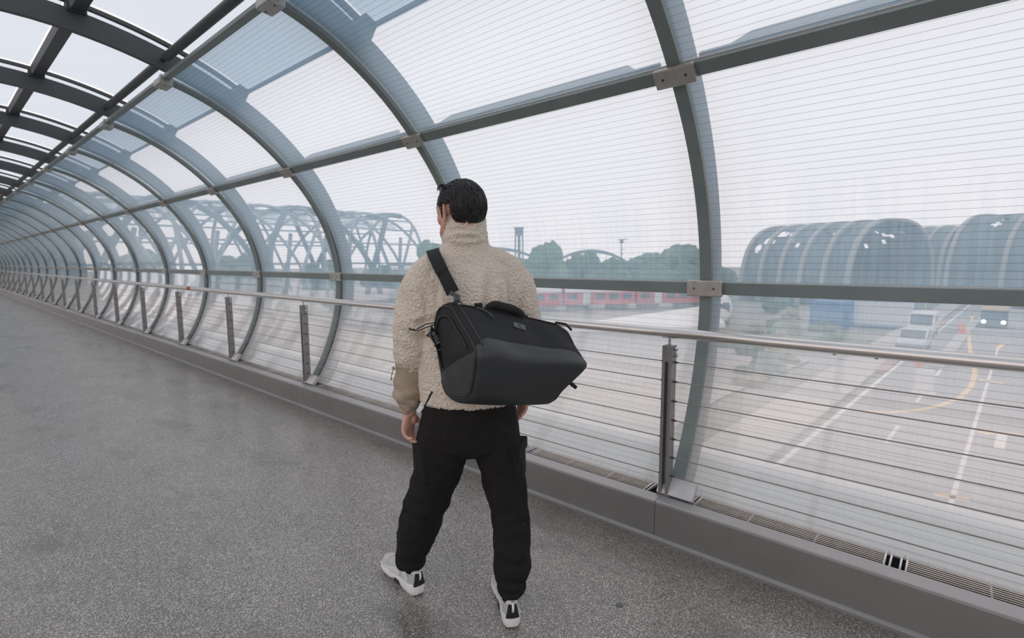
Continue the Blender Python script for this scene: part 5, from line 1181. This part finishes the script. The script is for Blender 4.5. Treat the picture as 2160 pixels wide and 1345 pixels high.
# top flap edge and zip pull
tube_part([bag_pt(s, .95 + .45 * math.exp(-(s / .08) ** 2) - .35 * s, .002) for s in np.linspace(.06, .93, 50)], .0032, 'zip_flap', 'bag', flat=.8)
zp = [bag_pt(.20, 1.02, .004), bag_pt(.245, 1.12, .006), bag_pt(.285, 1.30, .007), bag_pt(.30, 1.50, .006)]
tube_part(zp, [.0018, .0018, .0022, .0034], 'zip_pull', 'buckle'); tube_part([bag_pt(.21, .98, .004), bag_pt(.25, 1.02, .006), bag_pt(.285, 1.24, .006)], .0015, 'zip_pull', 'buckle')
# sewn label with its small emblem
L0 = np.array(bag_pt(.50, 1.78, .0014)); e1 = np.array(bag_pt(.56, 1.78, .0014)) - np.array(bag_pt(.44, 1.78, .0014)); e1 /= np.linalg.norm(e1); e2 = np.array(bag_pt(.50, 1.5, .0014)) - np.array(bag_pt(.50, 2.0, .0014)); e2 -= e1 * (e1 @ e2); e2 /= np.linalg.norm(e2); n3 = np.cross(e1, e2); n3 *= np.sign(n3 @ (L0 - GRID[20].mean(0)))
def lab(a, b, w, h, name, mat, off, parent):
    mb = MB(); c = L0 + e1 * a + e2 * b + n3 * off; mb.loft([[tuple(c + e1 * x + e2 * y + n3 * z) for x, y in ((-w, -h), (w, -h), (w, h), (-w, h))] for z in (-.0012, .0012)]); return ob(name, mb.mesh(name, mat), parent)
M['label'] = plain('grey_woven_label', (0.13, 0.135, 0.15, 1), .7, 0, .08, 120); M['label_ink'] = plain('dark_label_print', (0.03, 0.03, 0.035, 1), .7)
lb_ = lab(0, 0, .023, .0135, 'sewn_label', M['label'], .001, bag)
mb = MB(); rr = []
for a in range(0, 361, 20): rr.append([tuple(L0 + n3 * (.0012 + zz) + (e1 * math.cos(R(a)) + e2 * math.sin(R(a))) * r_ + e2 * .003) for r_, zz in ((.0046, .001), (.0060, .001), (.0060, .0014), (.0046, .0014))])
mb.loft(rr, False); ob('emblem', mb.mesh('emblem', M['label_ink']), lb_); lab(0, -.0065, .016, .0012, 'print_line', M['label_ink'], .0016, lb_); lab(0, .003, .0014, .0058, 'emblem_bar', M['label_ink'], .0014, lb_)
# padded grab handle on top
hq = smooth_path([(.070, -.150, 1.288, .011), (.078, -.158, 1.313, .014), (.098, -.163, 1.322, .0178), (.132, -.164, 1.316, .0185), (.176, -.162, 1.303, .0178), (.202, -.156, 1.286, .014), (.212, -.150, 1.258, .011)], 26); tube_part([tuple(q[:3]) for q in hq], [q[3] for q in hq], 'grab_handle', 'web', n=14, flat=.8)
for p in ((.072, -.150, 1.285), (.210, -.148, 1.258)):
    mb = MB(); mb.box(p, (.034, .008, .05)); ob('handle_tab', mb.mesh('handle_tab', M['web'], bevel=.003), bag)
mb = MB(); mb.box((.042, -.155, 1.322), (.03, .012, .02)); ob('strap_loop', mb.mesh('strap_loop', M['web'], bevel=.004), bag)
# shoulder strap: flat webbing over the left shoulder, down the chest to the far end of the bag
def strap(pts, w, th, name, mat, parent, cen0):
    q = smooth_path(pts, 60); mb = MB(); rings = []
    for i in range(len(q)):
        t = q[min(i + 1, len(q) - 1)] - q[max(i - 1, 0)]; t /= np.linalg.norm(t); o = q[i] - np.array((cen0[0], cen0[1], q[i][2] - cen0[2] * 0)); o[2] = .35 if q[i][2] > 1.44 else .0
        if q[i][2] > 1.49: o = np.array((-.25, o[1] * 1.5, 1.0))
        nn = o - t * (o @ t); nn /= np.linalg.norm(nn); sd = np.cross(t, nn)
        rings.append([tuple(q[i] + sd * w * a + nn * th * b) for a, b in ((-1, -1), (1, -1), (1, 1), (-1, 1))])
    mb.loft(rings); return ob(name, mb.mesh(name, mat, True, R(40), bevel=.0), parent)
strap([(-.050, -.187, 1.372), (-.066, -.182, 1.405), (-.088, -.162, 1.448), (-.110, -.122, 1.490), (-.126, -.062, 1.520), (-.130, -.005, 1.531), (-.122, .055, 1.515), (-.09, .118, 1.44), (-.02, .175, 1.33), (.07, .182, 1.22), (.15, .158, 1.15), (.205, .09, 1.12)], .0245, .0022, 'shoulder_strap', M['web'], bag, (0, 0, 0))
mb = MB(); mb.box((-.044, -.191, 1.365), (.040, .010, .016), Matrix.Rotation(R(28), 3, 'Y')); mb.box((-.036, -.192, 1.348), (.020, .009, .022), Matrix.Rotation(R(20), 3, 'Y')); ob('strap_slider', mb.mesh('strap_slider', M['buckle'], bevel=.003), bag)
tube_part([(-.046, -.192, 1.354), (-.044, -.193, 1.342), (-.036, -.194, 1.334), (-.028, -.193, 1.340), (-.027, -.192, 1.352)], .0028, 'snap_hook', 'buckle')
dr = [(-.052, -.192, 1.322), (-.048, -.195, 1.338), (-.034, -.197, 1.345), (-.020, -.196, 1.337), (-.015, -.193, 1.322), (-.052, -.192, 1.322)]
tube_part(dr, .0021, 'ring', 'web'); mb = MB(); mb.box((-.034, -.190, 1.319), (.044, .010, .022)); ob('ring_tab', mb.mesh('ring_tab', M['web'], bevel=.003), bag)
# side-release buckle, compression strap and loose cords on the visible end
bk = np.array((-.118, -.190, 1.205))
mb = MB(); rot = Matrix.Rotation(R(-32), 3, 'Y'); 
for off, d in (((0, 0, .020), (.026, .010, .014)), ((-.009, 0, .004), (.006, .009, .026)), ((.009, 0, .004), (.006, .009, .026)), ((0, 0, -.004), (.010, .007, .03))): mb.box(tuple(bk + np.array(rot @ Vector(off))), d, rot)
ob('side_buckle', mb.mesh('side_buckle', M['buckle'], bevel=.002), bag)
mb = MB()
for off, d in (((0, 0, -.018), (.028, .009, .006)), ((0, 0, -.042), (.028, .008, .004)), ((-.0125, 0, -.030), (.004, .008, .026)), ((.0125, 0, -.030), (.004, .008, .026))): mb.box(tuple(bk + np.array(rot @ Vector(off))), d, rot)
ob('buckle_frame', mb.mesh('buckle_frame', M['buckle'], bevel=.0015), bag)
strap([(-.128, -.165, 1.245), (-.128, -.186, 1.228), (-.116, -.188, 1.198), (-.100, -.186, 1.150), (-.088, -.184, 1.10)], .011, .0018, 'compression_strap', M['web'], bag, (0, -.25, 0))
tube_part([(-.115, -.165, 1.262), (-.150, -.172, 1.258), (-.180, -.176, 1.243), (-.196, -.176, 1.236), (-.176, -.178, 1.236), (-.150, -.176, 1.246), (-.115, -.168, 1.256)], .0021, 'pull_cord', 'cord')
tube_part([(-.190, -.176, 1.238), (-.206, -.176, 1.240), (-.212, -.175, 1.246)], .0030, 'pull_cord', 'cord')
tube_part([(-.118, -.17, 1.236), (-.138, -.178, 1.224), (-.148, -.180, 1.214)], [.003, .0042, .0048], 'pull_cord', 'cord')
mb = MB(); mb.box((.392, -.20, 1.022), (.026, .03, .014), Matrix.Rotation(R(38), 3, 'Y')); ob('end_loop', mb.mesh('end_loop', M['web'], bevel=.004), bag)
tube_part([(.335, -.13, 1.252), (.372, -.145, 1.247), (.392, -.16, 1.225)], .0042, 'end_handle', 'web')
bpy.context.view_layer.update()
